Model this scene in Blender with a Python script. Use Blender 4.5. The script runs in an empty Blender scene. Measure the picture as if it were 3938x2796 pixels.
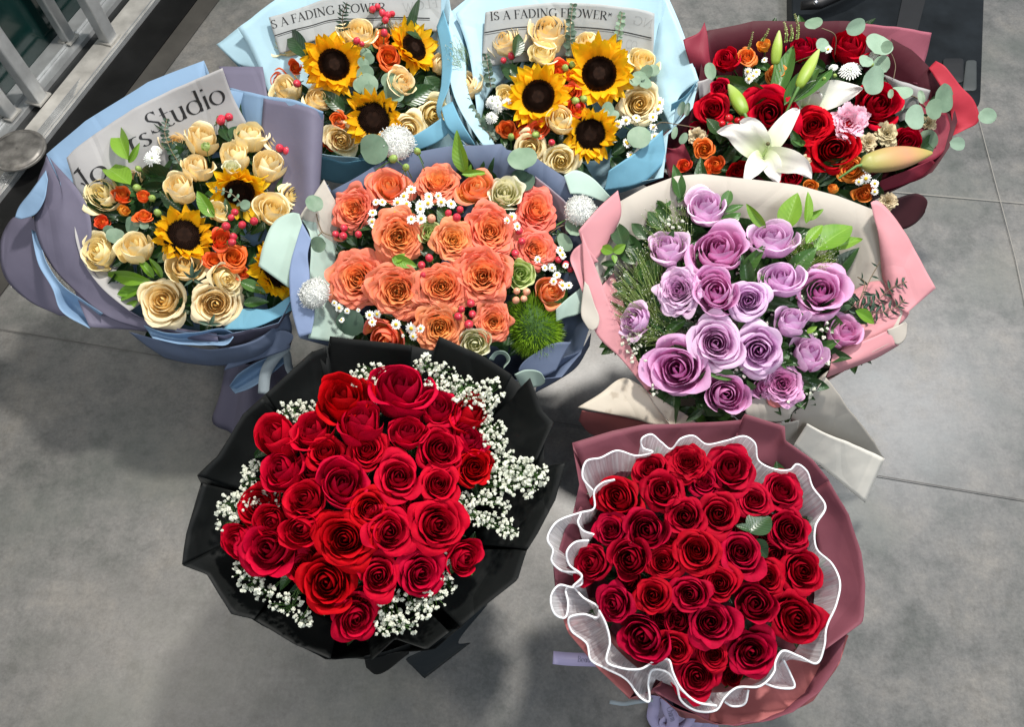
import bpy, math, random
from mathutils import Vector, Matrix, noise
from mathutils.bvhtree import BVHTree
from math import radians as rad, sin, cos, pi, sqrt, atan2

S = bpy.context.scene
COL = S.collection
RND = random.Random(7)

# ------------------------------------------------------------------ camera, world, lamps, exposure
H = 1.60                      # eye height of the photographer, m
TILT = rad(27)                # 63 degrees downwards
FS = 3032.0                   # focal length in photo pixels (3938 wide)
cam_d = bpy.data.cameras.new('camera'); cam = bpy.data.objects.new('camera', cam_d)
COL.objects.link(cam); S.camera = cam
cam.location = (0, 0, H); cam.rotation_euler = (TILT, 0, 0)
cam_d.sensor_width = 36; cam_d.lens = 36 * FS / 3938
cam_d.clip_start = .02; cam_d.clip_end = 60
W = bpy.data.worlds.new('World'); S.world = W; W.use_nodes = True
W.node_tree.nodes['Background'].inputs[0].default_value = (.80, .90, 1.0, 1)
W.node_tree.nodes['Background'].inputs[1].default_value = .34
def area(name, loc, tgt, sx, sy, power, col):
    d = bpy.data.lights.new(name, 'AREA'); d.shape = 'RECTANGLE'; d.size = sx; d.size_y = sy
    d.energy = power; d.color = col
    o = bpy.data.objects.new(name, d); COL.objects.link(o); o.location = loc
    o.rotation_euler = (Vector(tgt) - Vector(loc)).to_track_quat('-Z', 'Y').to_euler()
    return o
area('ceiling_lamp', (.55, 1.75, 2.9), (.1, .75, 0), .22, .22, 80, (1, .95, .88))
area('ceiling_lamp', (2.35, 1.95, 2.9), (.9, .8, 0), .5, .3, 36, (.97, .98, 1))
area('ceiling_lamp', (-1.9, .5, 2.9), (-.5, .6, 0), .4, .4, 17, (1, .90, .78))
area('ceiling_lamp', (.6, -1.0, 2.9), (.2, .7, 0), .8, .6, 19, (.90, .96, 1))
S.view_settings.view_transform = 'Standard'; S.view_settings.look = 'None'
S.view_settings.exposure = 0.38; S.view_settings.gamma = 1.0
S.view_settings.use_curve_mapping = False
S.cycles.max_bounces = 8; S.cycles.diffuse_bounces = 5; S.cycles.transparent_max_bounces = 12

# ------------------------------------------------------------------ photo pixel -> world
CA, SA = cos(TILT), sin(TILT)
RIGHT = Vector((1, 0, 0)); UP = Vector((0, CA, SA)); CAMP = Vector((0, 0, H))
def ray(x, y):
    u = (x - 1969) / FS; v = -(y - 1398) / FS
    return Vector((u, v * CA + SA, v * SA - CA))
def at(x, y, z):
    d = ray(x, y); return CAMP + d * ((z - H) / d.z)
def pxm(x, y, z):             # metres per photo pixel at that point
    d = ray(x, y); return ((z - H) / d.z) / FS
def conv(ox, oy, s):
    def f(x, y): return (ox + x / s, oy + y / s)
    f.s = 1 / s
    return f
F0 = conv(0, 0, 2287 / 3938.)
Z1 = conv(0, 0, 1.76); Z2 = conv(1200, 0, 1.5253); Z3 = conv(2500, 0, 1.591)
Z4 = conv(0, 700, 1.6238); Z5 = conv(950, 500, 1.624); Z6 = conv(2100, 600, 1.16)
Z7 = conv(650, 1250, 1.16); Z8 = conv(2050, 1550, 1.3036)

# ------------------------------------------------------------------ materials
MAT = {}
def nodes_of(name):
    m = bpy.data.materials.new(name); m.use_nodes = True
    return m, m.node_tree.nodes, m.node_tree.links, m.node_tree.nodes['Principled BSDF']
def hexc(h):
    def l(c):
        c /= 255; return c / 12.92 if c <= .04045 else ((c + .055) / 1.055) ** 2.4
    return tuple(l(int(h[i:i + 2], 16)) for i in (0, 2, 4)) + (1,)
def C(c): return hexc(c) if isinstance(c, str) else (tuple(c) + (1,) if len(c) == 3 else tuple(c))
def mix_rgb(N, L, fac, a, b, mode='MIX'):
    m = N.new('ShaderNodeMix'); m.data_type = 'RGBA'; m.blend_type = mode
    for i, v in ((0, fac), (6, a), (7, b)):
        if hasattr(v, 'is_linked') or hasattr(v, 'links'): L.new(v, m.inputs[i])
        else: m.inputs[i].default_value = v
    return m.outputs[2]
def noise_tex(N, L, scale, detail=3, coord=None, rough=.55):
    t = N.new('ShaderNodeTexNoise'); t.inputs['Scale'].default_value = scale
    t.inputs['Detail'].default_value = detail; t.inputs['Roughness'].default_value = rough
    if coord: L.new(coord, t.inputs['Vector'])
    return t.outputs['Fac']
def ramp(N, L, src, stops):
    r = N.new('ShaderNodeValToRGB'); L.new(src, r.inputs[0])
    e = r.color_ramp.elements
    while len(e) < len(stops): e.new(.5)
    for k, (p, c) in enumerate(stops): e[k].position = p; e[k].color = C(c)
    return r.outputs[0]
def translucent(N, L, b, col, f):
    tr = N.new('ShaderNodeBsdfTranslucent')
    if hasattr(col, 'links'): L.new(col, tr.inputs[0])
    else: tr.inputs[0].default_value = col
    ms = N.new('ShaderNodeMixShader'); ms.inputs[0].default_value = f
    L.new(b.outputs[0], ms.inputs[1]); L.new(tr.outputs[0], ms.inputs[2])
    out = [n for n in N if n.type == 'OUTPUT_MATERIAL'][0]; L.new(ms.outputs[0], out.inputs[0])
    return ms
def bump(N, L, b, src, strength, dist=.002):
    bp = N.new('ShaderNodeBump'); bp.inputs['Strength'].default_value = strength
    bp.inputs['Distance'].default_value = dist
    L.new(src, bp.inputs['Height']); L.new(bp.outputs[0], b.inputs['Normal'])

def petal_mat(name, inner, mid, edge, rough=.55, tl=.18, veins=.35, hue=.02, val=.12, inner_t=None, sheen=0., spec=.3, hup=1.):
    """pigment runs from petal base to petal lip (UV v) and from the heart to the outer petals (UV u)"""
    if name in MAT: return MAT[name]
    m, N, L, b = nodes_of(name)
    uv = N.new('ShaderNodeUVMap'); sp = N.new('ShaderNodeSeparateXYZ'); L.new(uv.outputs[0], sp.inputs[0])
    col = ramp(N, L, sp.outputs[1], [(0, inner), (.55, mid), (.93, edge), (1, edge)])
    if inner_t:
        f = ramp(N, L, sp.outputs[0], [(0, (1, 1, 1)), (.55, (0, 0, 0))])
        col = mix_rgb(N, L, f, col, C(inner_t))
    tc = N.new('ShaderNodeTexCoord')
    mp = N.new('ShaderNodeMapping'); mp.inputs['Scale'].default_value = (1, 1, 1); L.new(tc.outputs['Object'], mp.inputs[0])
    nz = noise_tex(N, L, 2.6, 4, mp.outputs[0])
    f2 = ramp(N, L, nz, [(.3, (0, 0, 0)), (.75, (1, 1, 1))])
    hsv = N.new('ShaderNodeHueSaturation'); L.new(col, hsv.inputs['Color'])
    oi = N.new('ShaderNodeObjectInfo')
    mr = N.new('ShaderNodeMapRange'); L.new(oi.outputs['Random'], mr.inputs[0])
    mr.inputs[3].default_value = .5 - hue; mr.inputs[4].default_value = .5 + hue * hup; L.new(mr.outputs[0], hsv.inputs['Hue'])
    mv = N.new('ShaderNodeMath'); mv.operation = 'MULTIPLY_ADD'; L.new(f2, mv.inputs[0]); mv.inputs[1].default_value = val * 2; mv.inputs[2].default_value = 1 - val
    L.new(mv.outputs[0], hsv.inputs['Value'])
    L.new(hsv.outputs[0], b.inputs['Base Color'])
    b.inputs['Roughness'].default_value = rough
    b.inputs['Specular IOR Level'].default_value = spec
    if sheen: b.inputs['Sheen Weight'].default_value = sheen; b.inputs['Sheen Roughness'].default_value = .4
    n2 = noise_tex(N, L, 9, 5, tc.outputs['Object'])
    bump(N, L, b, n2, veins * .35, .02)
    translucent(N, L, b, hsv.outputs[0], tl)
    MAT[name] = m; return m

def leaf_mat(name, c1, c2, vein, rough=.42, tl=.2, veins=True):
    if name in MAT: return MAT[name]
    m, N, L, b = nodes_of(name)
    tc = N.new('ShaderNodeTexCoord'); nz = noise_tex(N, L, 2.2, 4, tc.outputs['Object'])
    oi = N.new('ShaderNodeObjectInfo')
    ad = N.new('ShaderNodeMath'); ad.operation = 'MULTIPLY_ADD'; L.new(oi.outputs['Random'], ad.inputs[0]); ad.inputs[1].default_value = .5
    L.new(nz, ad.inputs[2])
    col = ramp(N, L, ad.outputs[0], [(.35, c1), (.95, c2)])
    if veins:
        uv = N.new('ShaderNodeUVMap'); sp = N.new('ShaderNodeSeparateXYZ'); L.new(uv.outputs[0], sp.inputs[0])
        a = N.new('ShaderNodeMath'); a.operation = 'SUBTRACT'; L.new(sp.outputs[0], a.inputs[0]); a.inputs[1].default_value = .5
        ab = N.new('ShaderNodeMath'); ab.operation = 'ABSOLUTE'; L.new(a.outputs[0], ab.inputs[0])
        s1 = N.new('ShaderNodeMath'); s1.operation = 'MULTIPLY_ADD'; L.new(ab.outputs[0], s1.inputs[0]); s1.inputs[1].default_value = -4.0
        s2 = N.new('ShaderNodeMath'); s2.operation = 'MULTIPLY'; L.new(sp.outputs[1], s2.inputs[0]); s2.inputs[1].default_value = 9
        L.new(s2.outputs[0], s1.inputs[2])
        fr = N.new('ShaderNodeMath'); fr.operation = 'PINGPONG'; L.new(s1.outputs[0], fr.inputs[0]); fr.inputs[1].default_value = .5
        v1 = ramp(N, L, fr.outputs[0], [(0, (.10, .10, .10)), (.08, (0, 0, 0))])
        v2 = ramp(N, L, ab.outputs[0], [(.0, (.7, .7, .7)), (.03, (0, 0, 0))])
        col = mix_rgb(N, L, v1, col, C(vein)); col = mix_rgb(N, L, v2, col, C(vein))
        bump(N, L, b, fr.outputs[0], .08, .02)
    L.new(col, b.inputs['Base Color']); b.inputs['Roughness'].default_value = rough
    translucent(N, L, b, col, tl)
    MAT[name] = m; return m

def paper_mat(name, c, rough=.58, tl=.14, var=.05, spec=.22, crink=.4, mottled=None):
    if name in MAT: return MAT[name]
    m, N, L, b = nodes_of(name)
    tc = N.new('ShaderNodeTexCoord')
    nz = noise_tex(N, L, 7, 4, tc.outputs['Object'])
    base = C(c)
    lo = tuple(v * (1 - var) for v in base[:3]); hi = tuple(min(1, v * (1 + var)) for v in base[:3])
    col = ramp(N, L, nz, [(.3, lo), (.7, hi)])
    if mottled:
        n3 = noise_tex(N, L, 38, 3, tc.outputs['Object'])
        f = ramp(N, L, n3, [(.56, (0, 0, 0)), (.66, (.55, .55, .55))]); col = mix_rgb(N, L, f, col, C(mottled))
    L.new(col, b.inputs['Base Color']); b.inputs['Roughness'].default_value = rough
    b.inputs['Specular IOR Level'].default_value = spec
    vo = N.new('ShaderNodeTexVoronoi'); vo.feature = 'DISTANCE_TO_EDGE'; vo.inputs['Scale'].default_value = 7
    mp = N.new('ShaderNodeMapping'); mp.inputs['Scale'].default_value = (1, .6, .35); L.new(tc.outputs['Object'], mp.inputs[0])
    wn = noise_tex(N, L, 5, 2, mp.outputs[0]); L.new(mix_rgb(N, L, .06, mp.outputs[0], wn), vo.inputs['Vector'])
    cr = ramp(N, L, vo.outputs['Distance'], [(0, (0, 0, 0)), (.05, (.6, .6, .6)), (.5, (1, 1, 1))])
    n2 = noise_tex(N, L, 16, 3, tc.outputs['Object']); hh = mix_rgb(N, L, .5, cr, n2)
    bump(N, L, b, hh, min(1, crink * 1.1), .006)
    if tl: translucent(N, L, b, col, tl)
    MAT[name] = m; return m

def plain_mat(name, c, rough=.5, metal=0, var=.08, scale=30, tl=0, bumpy=0, spec=.5):
    if name in MAT: return MAT[name]
    m, N, L, b = nodes_of(name)
    tc = N.new('ShaderNodeTexCoord'); nz = noise_tex(N, L, scale, 4, tc.outputs['Object'])
    base = C(c)
    lo = tuple(v * (1 - var) for v in base[:3]); hi = tuple(min(1, v * (1 + var)) for v in base[:3])
    col = ramp(N, L, nz, [(.3, lo), (.7, hi)])
    L.new(col, b.inputs['Base Color']); b.inputs['Roughness'].default_value = rough; b.inputs['Metallic'].default_value = metal
    b.inputs['Specular IOR Level'].default_value = spec
    if bumpy: bump(N, L, b, nz, bumpy, .003)
    if tl: translucent(N, L, b, col, tl)
    MAT[name] = m; return m

# ------------------------------------------------------------------ mesh helpers
def mkmesh(name, V, Fc, mats, uv=None, mi=None, smooth=True):
    me = bpy.data.meshes.new(name); me.from_pydata([tuple(v) for v in V], [], Fc)
    for m in mats: me.materials.append(m)
    if uv:
        l = me.uv_layers.new(name='UVMap')
        li = [0] * len(me.loops); me.loops.foreach_get('vertex_index', li)
        flat = [c for i in li for c in uv[i]]
        l.data.foreach_set('uv', flat)
    if mi: me.polygons.foreach_set('material_index', mi)
    if smooth: me.polygons.foreach_set('use_smooth', [True] * len(me.polygons))
    me.update(); return me
class MB:
    def __init__(s): s.V = []; s.F = []; s.uv = []; s.mi = []
    def grid(s, rows, uv=None, m=0, close=False):
        o = len(s.V); n = len(rows[0])
        for i, r in enumerate(rows):
            for j, p in enumerate(r):
                s.V.append(p); s.uv.append(uv[i][j] if uv else (j / (n - 1), i / (len(rows) - 1)))
        for i in range(len(rows) - 1):
            for j in range(n - 1 + (1 if close else 0)):
                k = (j + 1) % n
                s.F.append((o + i * n + j, o + i * n + k, o + (i + 1) * n + k, o + (i + 1) * n + j)); s.mi.append(m)
    def tube(s, pts, r, n=6, m=0, cap=False):
        rows = []; pts = [Vector(p) for p in pts]
        for i, p in enumerate(pts):
            a = pts[max(0, i - 1)]; b = pts[min(len(pts) - 1, i + 1)]; t = (b - a).normalized()
            x = t.orthogonal().normalized() if i == 0 else (px - t * px.dot(t)).normalized()
            px = x; y = t.cross(x); rr = r[i] if isinstance(r, (list, tuple)) else r
            rows.append([p + (x * cos(2 * pi * k / n) + y * sin(2 * pi * k / n)) * rr for k in range(n)])
        s.grid(rows, m=m, close=True)
        if cap:
            o = len(s.V) - n * len(rows)
            s.F.append(tuple(o + k for k in range(n))[::-1]); s.mi.append(m)
            o = len(s.V) - n; s.F.append(tuple(o + k for k in range(n))); s.mi.append(m)
    def ball(s, c, r, nu=8, nv=6, m=0, jit=0, sq=(1, 1, 1)):
        rows = []
        for i in range(nv + 1):
            th = pi * i / nv; row = []
            for j in range(nu):
                ph = 2 * pi * j / nu; rr = r * (1 + jit * (RND.random() - .5))
                row.append(Vector(c) + Vector((sin(th) * cos(ph) * sq[0], sin(th) * sin(ph) * sq[1], cos(th) * sq[2])) * rr)
            rows.append(row)
        s.grid(rows, m=m, close=True)
    def box(s, lo, hi, m=0, frame=None):
        o = len(s.V)
        for z in (lo[2], hi[2]):
            for x, y in ((lo[0], lo[1]), (hi[0], lo[1]), (hi[0], hi[1]), (lo[0], hi[1])):
                p = Vector((x, y, z)); s.V.append(frame @ p if frame else p); s.uv.append((0, 0))
        for f in ((0, 3, 2, 1), (4, 5, 6, 7), (0, 1, 5, 4), (1, 2, 6, 5), (2, 3, 7, 6), (3, 0, 4, 7)):
            s.F.append(tuple(o + k for k in f)); s.mi.append(m)
    def add(s, other, M, m=None):
        o = len(s.V); s.V += [M @ Vector(v) for v in other.V]; s.uv += other.uv
        s.F += [tuple(o + k for k in f) for f in other.F]; s.mi += other.mi if m is None else [m] * len(other.F)
    def mesh(s, name, mats, smooth=True):
        return mkmesh(name, s.V, s.F, mats, s.uv, s.mi, smooth)

def link(name, me, parent=None, M=None, label=None, kind=None):
    o = bpy.data.objects.new(name, me); COL.objects.link(o)
    if parent is not None:
        o.parent = parent
        if M is not None: o.matrix_basis = Matrix.Translation(-parent.location) @ M
        else: o.location = -parent.location
    elif M is not None: o.matrix_basis = M
    if label: o['label'] = label
    if kind: o['kind'] = kind
    return o
def sub(name, me, parent):
    o = bpy.data.objects.new(name, me); COL.objects.link(o); o.parent = parent; return o
def thing(name, label, cat, loc, group=None):
    o = bpy.data.objects.new(name, None); COL.objects.link(o); o.location = loc; o.empty_display_size = .05
    o['label'] = label; o['category'] = cat
    if group: o['group'] = group
    return o
def struct(name, me):
    o = bpy.data.objects.new(name, me); COL.objects.link(o); o['kind'] = 'structure'; return o

def frame(axis, twist=0., yhint=None):
    z = Vector(axis).normalized()
    y = Vector(yhint) if yhint is not None else UP
    x = y.cross(z)
    if x.length < 1e-4: x = RIGHT.copy()
    x.normalize(); y = z.cross(x)
    M = Matrix((x, y, z)).transposed()
    return M @ Matrix.Rotation(twist, 3, 'Z')

def catmull(P, n):
    """n samples along the control points, chord-length parametrised"""
    P = [Vector(p) for p in P]
    if len(P) == 1: return [P[0]] * n
    d = [0]
    for a, b in zip(P, P[1:]): d.append(d[-1] + max(1e-6, (b - a).length))
    out = []
    for i in range(n):
        t = d[-1] * i / (n - 1); k = 0
        while k < len(P) - 2 and t > d[k + 1]: k += 1
        u = (t - d[k]) / (d[k + 1] - d[k])
        p1, p2 = P[k], P[k + 1]
        p0 = P[k - 1] if k > 0 else p1 * 2 - p2; p3 = P[k + 2] if k + 2 < len(P) else p2 * 2 - p1
        l = (p2 - p1).length
        def tan(a, b, c, da, db): return ((b - a) / max(1e-6, (b - a).length) + (c - b) / max(1e-6, (c - b).length)) * .5 * l
        m1 = tan(p0, p1, p2, 0, 0); m2 = tan(p1, p2, p3, 0, 0)
        out.append(p1 * (2 * u**3 - 3 * u * u + 1) + m1 * (u**3 - 2 * u * u + u) + p2 * (-2 * u**3 + 3 * u * u) + m2 * (u**3 - u * u))
    return out
def linres(P, n):
    P = [Vector(p) for p in P]; d = [0]
    for a, b in zip(P, P[1:]): d.append(d[-1] + (b - a).length)
    out = []
    for i in range(n):
        t = d[-1] * i / (n - 1); k = 0
        while k < len(P) - 2 and t > d[k + 1]: k += 1
        out.append(P[k].lerp(P[k + 1], (t - d[k]) / max(1e-9, d[k + 1] - d[k])))
    return out
def polyres(P, per):
    """fixed number of samples on every edge, so corners stay sharp"""
    P = [Vector(p) for p in P]; out = []
    for a, b in zip(P, P[1:] + P[:1]):
        for k in range(per): out.append(a.lerp(b, k / per))
    return out

# ------------------------------------------------------------------ flower meshes (unit radius, axis +Z)
CACHE = {}
def bez(p0, p1, p2, p3, t):
    s = 1 - t
    return tuple(s**3 * a + 3 * s * s * t * b + 3 * s * t * t * c + t**3 * d for a, b, c, d in zip(p0, p1, p2, p3))
def sstep(x): x = max(0, min(1, x)); return x * x * (3 - 2 * x)
ROSE = dict(   # N petals, exponent, height, drop, lip, ruffle, ruffle freq, top radius, belly
    open=dict(N=22, ex=1.0, h=.50, drop=.62, lip=1.5, rf=.30, fq=1.7, R=1.0, B=.70),
    full=dict(N=28, ex=.90, h=.44, drop=.72, lip=1.5, rf=.40, fq=2.0, R=1.0, B=.70),
    cup=dict(N=18, ex=1.15, h=.66, drop=.32, lip=1.3, rf=.25, fq=1.7, R=.98, B=.78),
    bud=dict(N=14, ex=1.3, h=.92, drop=.22, lip=1.5, rf=.2, fq=1.6, R=.90, B=.80),
    garden=dict(N=66, ex=.66, h=.34, drop=.85, lip=.9, rf=1.9, fq=4.6, R=1.0, B=.78),
    carn=dict(N=34, ex=.55, h=.55, drop=.8, lip=.4, rf=2.4, fq=6, R=1.0, B=.50),
    lisi=dict(N=18, ex=.8, h=.56, drop=.45, lip=.8, rf=1.5, fq=4, R=.95, B=.74),
)
def rose_mesh(style, seed, mat, green):
    key = ('rose', style, seed, mat.name)
    if key in CACHE: return CACHE[key]
    q = ROSE[style]; r = random.Random(seed * 31 + len(style)); b = MB(); N = q['N']
    nu, nv = 11, 11
    if style in ('carn', 'garden', 'lisi'): nu = 23 if style == 'carn' else 15
    wsd = Vector((r.uniform(0, 50), r.uniform(0, 50), 0))
    ecc = r.uniform(.0, .12); ea = r.uniform(0, pi)
    for k in range(N):
        t = k / (N - 1)
        Rt = (.035 + (q['R'] - .035) * t ** q['ex']) * (1 + r.uniform(-.09, .09) * (t > .3))
        Rb = .09 + (q['B'] - .09) * t ** .78
        zt = q['h'] * (1 - q['drop'] * t ** 1.9) + r.uniform(-.04, .04) - .05 * max(0, .18 - t) / .18
        half = (1.45 - .62 * t) * (1 + r.uniform(-.12, .14))
        th = k * 2.39996 + r.uniform(-.22, .22); ph1, ph2 = r.uniform(0, 6), r.uniform(0, 6)
        tipc = r.uniform(-.06, .10) * t; tw = r.uniform(-.04, .06); point = (r.uniform(.0, .16) * t if r.random() < .7 else -.04) * (0 if style in ('carn', 'lisi') else .6 if style == 'garden' else 1)
        roll = r.uniform(.4, 1.5); skew = r.uniform(-.10, .10)
        rows = []; uvs = []
        for iv in range(nv):
            v = iv / (nv - 1); row = []; uvr = []
            for iu in range(nu):
                u = -1 + 2 * iu / (nu - 1)
                w = half * (.50 + .50 * sstep(v / .5)) * (1 - .20 * max(0, (v - .75) / .25) ** 2)
                ve = v * (1 - .16 * abs(u) ** 3 - .02 * u)
                rho, z = bez((.04, -.62), (Rb * 1.22, -.60), (Rb * 1.02, zt * .5), (Rb + (Rt - Rb) * .62, zt), ve)
                s = max(0, (ve - .66) / .34)
                rho += (Rt - Rb) * .38 * s * s + point * s * s * (1 - abs(u + skew)) ** 1.0
                z -= q['lip'] * roll * (t ** 1.2) * s ** 2.6 * .17 * (1 + .35 * abs(u))
                z += tipc * s * (1 - u * u)
                rho *= 1 + .085 * u + tw * v
                amp = q['rf'] * v ** 3 * (.25 + .75 * t)
                z += amp * .045 * sin(q['fq'] * u + ph1); rho += amp * .045 * sin(q['fq'] * 1.13 * u + ph2)
                if style == 'carn': rho += .035 * v ** 6 * sin(34 * u + ph1)
                f = th + u * w
                e = 1 + ecc * cos(2 * (f - ea)) * t
                p = Vector((rho * e * cos(f), rho * e * sin(f), z))
                p += noise.noise_vector(p * 1.9 + wsd) * (.075 * (.35 + rho)) + noise.noise_vector(p * 5.5 + wsd) * (.022 * v)
                row.append(p); uvr.append((t, v))
            rows.append(row); uvs.append(uvr)
        b.grid(rows, uvs, 0)
    for k in range(5):        # sepals
        f = k * 2 * pi / 5; rows = []
        for i in range(5):
            t = i / 4; w = .16 * sin(pi * (.25 + .75 * t)) ; rho = .10 + .42 * t; z = -.68 + .25 * t * t
            rows.append([Vector((rho * cos(f + s * w / max(.2, rho)), rho * sin(f + s * w / max(.2, rho)), z)) for s in (-1, 0, 1)])
        b.grid(rows, None, 1)
    b.tube([(0, 0, -.56), (0, 0, -.75), (.02, .01, -1.4), (.03, .04, -3.2)], [.16, .12, .055, .05], 6, 1)
    CACHE[key] = b.mesh('rose_' + style, [mat, green]); return CACHE[key]

def leaf_mb(kind='leaf', seed=0):
    key = ('leafmb', kind, seed)
    if key in CACHE: return CACHE[key]
    r = random.Random(seed); b = MB(); nv, nu = 13, 7; rows = []; uvs = []
    bend = r.uniform(.12, .32); tw = r.uniform(-.4, .4); wav = r.uniform(.0, .05); ph = r.uniform(0, 6)
    for i in range(nv):
        v = i / (nv - 1)
        if kind == 'leaf': w = .5 * sin(pi * v ** .85) ** .8 * (1 - .15 * v) if 0 < v < 1 else .012
        elif kind == 'round': w = .5 * sqrt(max(0, 1 - (2 * v - 1) ** 2)) * (1 + .12 * (1 - v)) + .01
        else: w = .5 * sin(pi * v ** .7) ** 1.1 if 0 < v < 1 else .01
        row = []; uvr = []
        for j in range(nu):
            u = -1 + 2 * j / (nu - 1)
            x = u * w; z = -bend * v * v + abs(x) * (.38 if kind != 'round' else .12) + wav * sin(9 * v + ph) * u
            a = tw * v * .5; row.append(Vector((x * cos(a) - z * sin(a) * .3, v, z * cos(a) + x * sin(a)))); uvr.append((.5 + u / 2, v))
        rows.append(row); uvs.append(uvr)
    b.grid(rows, uvs, 0); CACHE[key] = b; return b
def leaf_mesh(kind, seed, mat):
    key = ('leaf', kind, seed, mat.name)
    if key not in CACHE: CACHE[key] = leaf_mb(kind, seed).mesh(kind, [mat])
    return CACHE[key]

def sunflower_mesh(seed, mat, green):
    key = ('sun', seed)
    if key in CACHE: return CACHE[key]
    r = random.Random(seed); b = MB()
    for layer, (n, L, lift) in enumerate(((19, 1.0, .05), (18, .93, .16), (14, .80, .28))):
        for k in range(n):
            f = (k + .5 * layer + r.uniform(-.25, .25)) * 2 * pi / n; Lk = L * r.uniform(.86, 1.06)
            cur = r.uniform(-.30, .60) + .12 * layer; side = r.uniform(-.45, .45); wd = r.uniform(.135, .185); tw = r.uniform(-1.3, 1.3)
            rows = []; uvs = []
            for i in range(9):
                t = i / 8; rho = .36 + (Lk - .36) * t; z = lift * sin(pi * min(1, t * 1.1) * .5) * .9 + cur * t * t * .55 - .05
                w = wd * (sin(pi * (.18 + .82 * t)) ** .8 if t < 1 else .0) + .004
                row = []; uvr = []
                for j in range(5):
                    u = -1 + j / 2; x = u * w; zz = z + abs(u) * .035 + .012 * cos(u * 6)
                    zz += x * sin(tw * t); x *= cos(tw * t)
                    ff = f + side * t * .35
                    row.append(Vector((rho * cos(ff) - x * sin(ff), rho * sin(ff) + x * cos(ff), zz))); uvr.append((.5 + u / 2, t))
                rows.append(row); uvs.append(uvr)
            b.grid(rows, uvs, 0)
    # green back and stem
    b.ball((0, 0, -.08), .44, 16, 6, 1, sq=(1, 1, .28))
    b.tube([(0, 0, -.1), (0, 0, -.6), (.02, .03, -2.2)], [.1, .08, .07], 7, 1)
    CACHE[key] = b.mesh('sunflower', [mat, green]); return CACHE[key]
def disc_mesh(mat, mat2):
    if 'disc' in CACHE: return CACHE['disc']
    r = random.Random(3); b = MB(); n = 520
    b.ball((0, 0, .02), .44, 24, 8, 0, sq=(1, 1, .34))
    for k in range(n):
        q = sqrt((k + .5) / n); f = k * 2.39996; rho = .46 * q
        z = .02 + .15 * sqrt(max(0, 1 - q * q * .9)) - (.05 if q < .35 else 0) + (.02 if q > .75 else 0)
        s = .018 + .008 * q; p = Vector((rho * cos(f), rho * sin(f), z)); o = len(b.V)
        top = p + Vector((0, 0, .035 + .02 * q + r.uniform(0, .02)))
        for a in range(4): b.V.append(p + Vector((s * cos(a * pi / 2 + f), s * sin(a * pi / 2 + f), -.02))); b.uv.append((0, 0))
        b.V.append(top); b.uv.append((0, 0))
        for a in range(4): b.F.append((o + a, o + (a + 1) % 4, o + 4)); b.mi.append(1 if q > .8 and r.random() < .5 else 0)
    CACHE['disc'] = b.mesh('seed_disc', [mat, mat2], smooth=False); return CACHE['disc']

def daisy_mesh(seed, mat, green):
    key = ('daisy', seed)
    if key in CACHE: return CACHE[key]
    r = random.Random(seed); b = MB(); n = r.randint(11, 14)
    for k in range(n):
        f = k * 2 * pi / n + r.uniform(-.08, .08); L = r.uniform(.85, 1.05); dz = r.uniform(-.25, .12); rows = []
        for i in range(5):
            t = i / 4; rho = .25 + (L - .25) * t; w = (.17 * (.55 + .45 * sin(pi * (.2 + .6 * t)))) * (.55 if i == 4 else 1)
            z = dz * t * t
            rows.append([Vector((rho * cos(f) - s * w * sin(f), rho * sin(f) + s * w * cos(f), z - abs(s) * .02)) for s in (-1, 0, 1)])
        b.grid(rows, None, 0)
    b.tube([(0, 0, -.05), (.1, .05, -1.2), (.3, .1, -3)], [.1, .06, .05], 5, 1)
    CACHE[key] = b.mesh('chamomile', [mat, green]); return CACHE[key]
def daisy_centre(mat, name='c'):
    k = ('dc', mat.name)
    if k not in CACHE:
        b = MB(); b.ball((0, 0, .04), .34, 12, 7, 0, jit=.12, sq=(1, 1, .75)); CACHE[k] = b.mesh('flower_centre', [mat])
    return CACHE[k]
def mum_mesh(seed, mat, green):
    key = ('mum', seed, mat.name)
    if key in CACHE: return CACHE[key]
    r = random.Random(seed); b = MB()
    for layer in range(5):
        n = 22 - layer * 2; L0 = 1 - .15 * layer
        for k in range(n):
            f = (k + .5 * (layer % 2)) * 2 * pi / n + r.uniform(-.06, .06); L = L0 * r.uniform(.92, 1.04); rows = []
            for i in range(5):
                t = i / 4; rho = .12 + (L - .12) * t; w = .075 * (1 if i < 4 else .6); z = .10 * layer + .30 * layer * .2 * t + .12 * sin(pi * t)
                rows.append([Vector((rho * cos(f) - s * w * sin(f), rho * sin(f) + s * w * cos(f), z + abs(s) * .03)) for s in (-1, 0, 1)])
            b.grid(rows, None, 0)
    b.tube([(0, 0, 0), (0, 0, -1.5)], [.2, .07], 5, 1)
    CACHE[key] = b.mesh('chrysanthemum', [mat, green]); return CACHE[key]
def berry_mesh(mat, green):
    k = ('berry', mat.name)
    if k in CACHE: return CACHE[k]
    b = MB(); rows = []
    for i in range(9):
        t = i / 8; th = pi * t; z = cos(th) * 1.15; rr = sin(th) * (1 - .12 * cos(th)); 
        rows.append([Vector((rr * cos(2 * pi * j / 12), rr * sin(2 * pi * j / 12), z)) for j in range(12)])
    b.grid(rows, None, 0, True)
    b.tube([(0, 0, 1.1), (.03, .02, 1.4)], [.12, .03], 5, 1)
    for a in range(5):
        f = a * 2 * pi / 5
        b.grid([[Vector((x * cos(f) - s * w * sin(f), x * sin(f) + s * w * cos(f), z)) for s in (-1, 0, 1)] for x, w, z in ((.1, .2, -1.15), (.7, .4, -1.0), (1.15, .05, -.7))], None, 1)
    b.tube([(0, 0, -1), (.1, .1, -3), (.3, .2, -7)], [.16, .14, .12], 5, 1)
    CACHE[k] = b.mesh('berry', [mat, green]); return CACHE[k]
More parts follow.
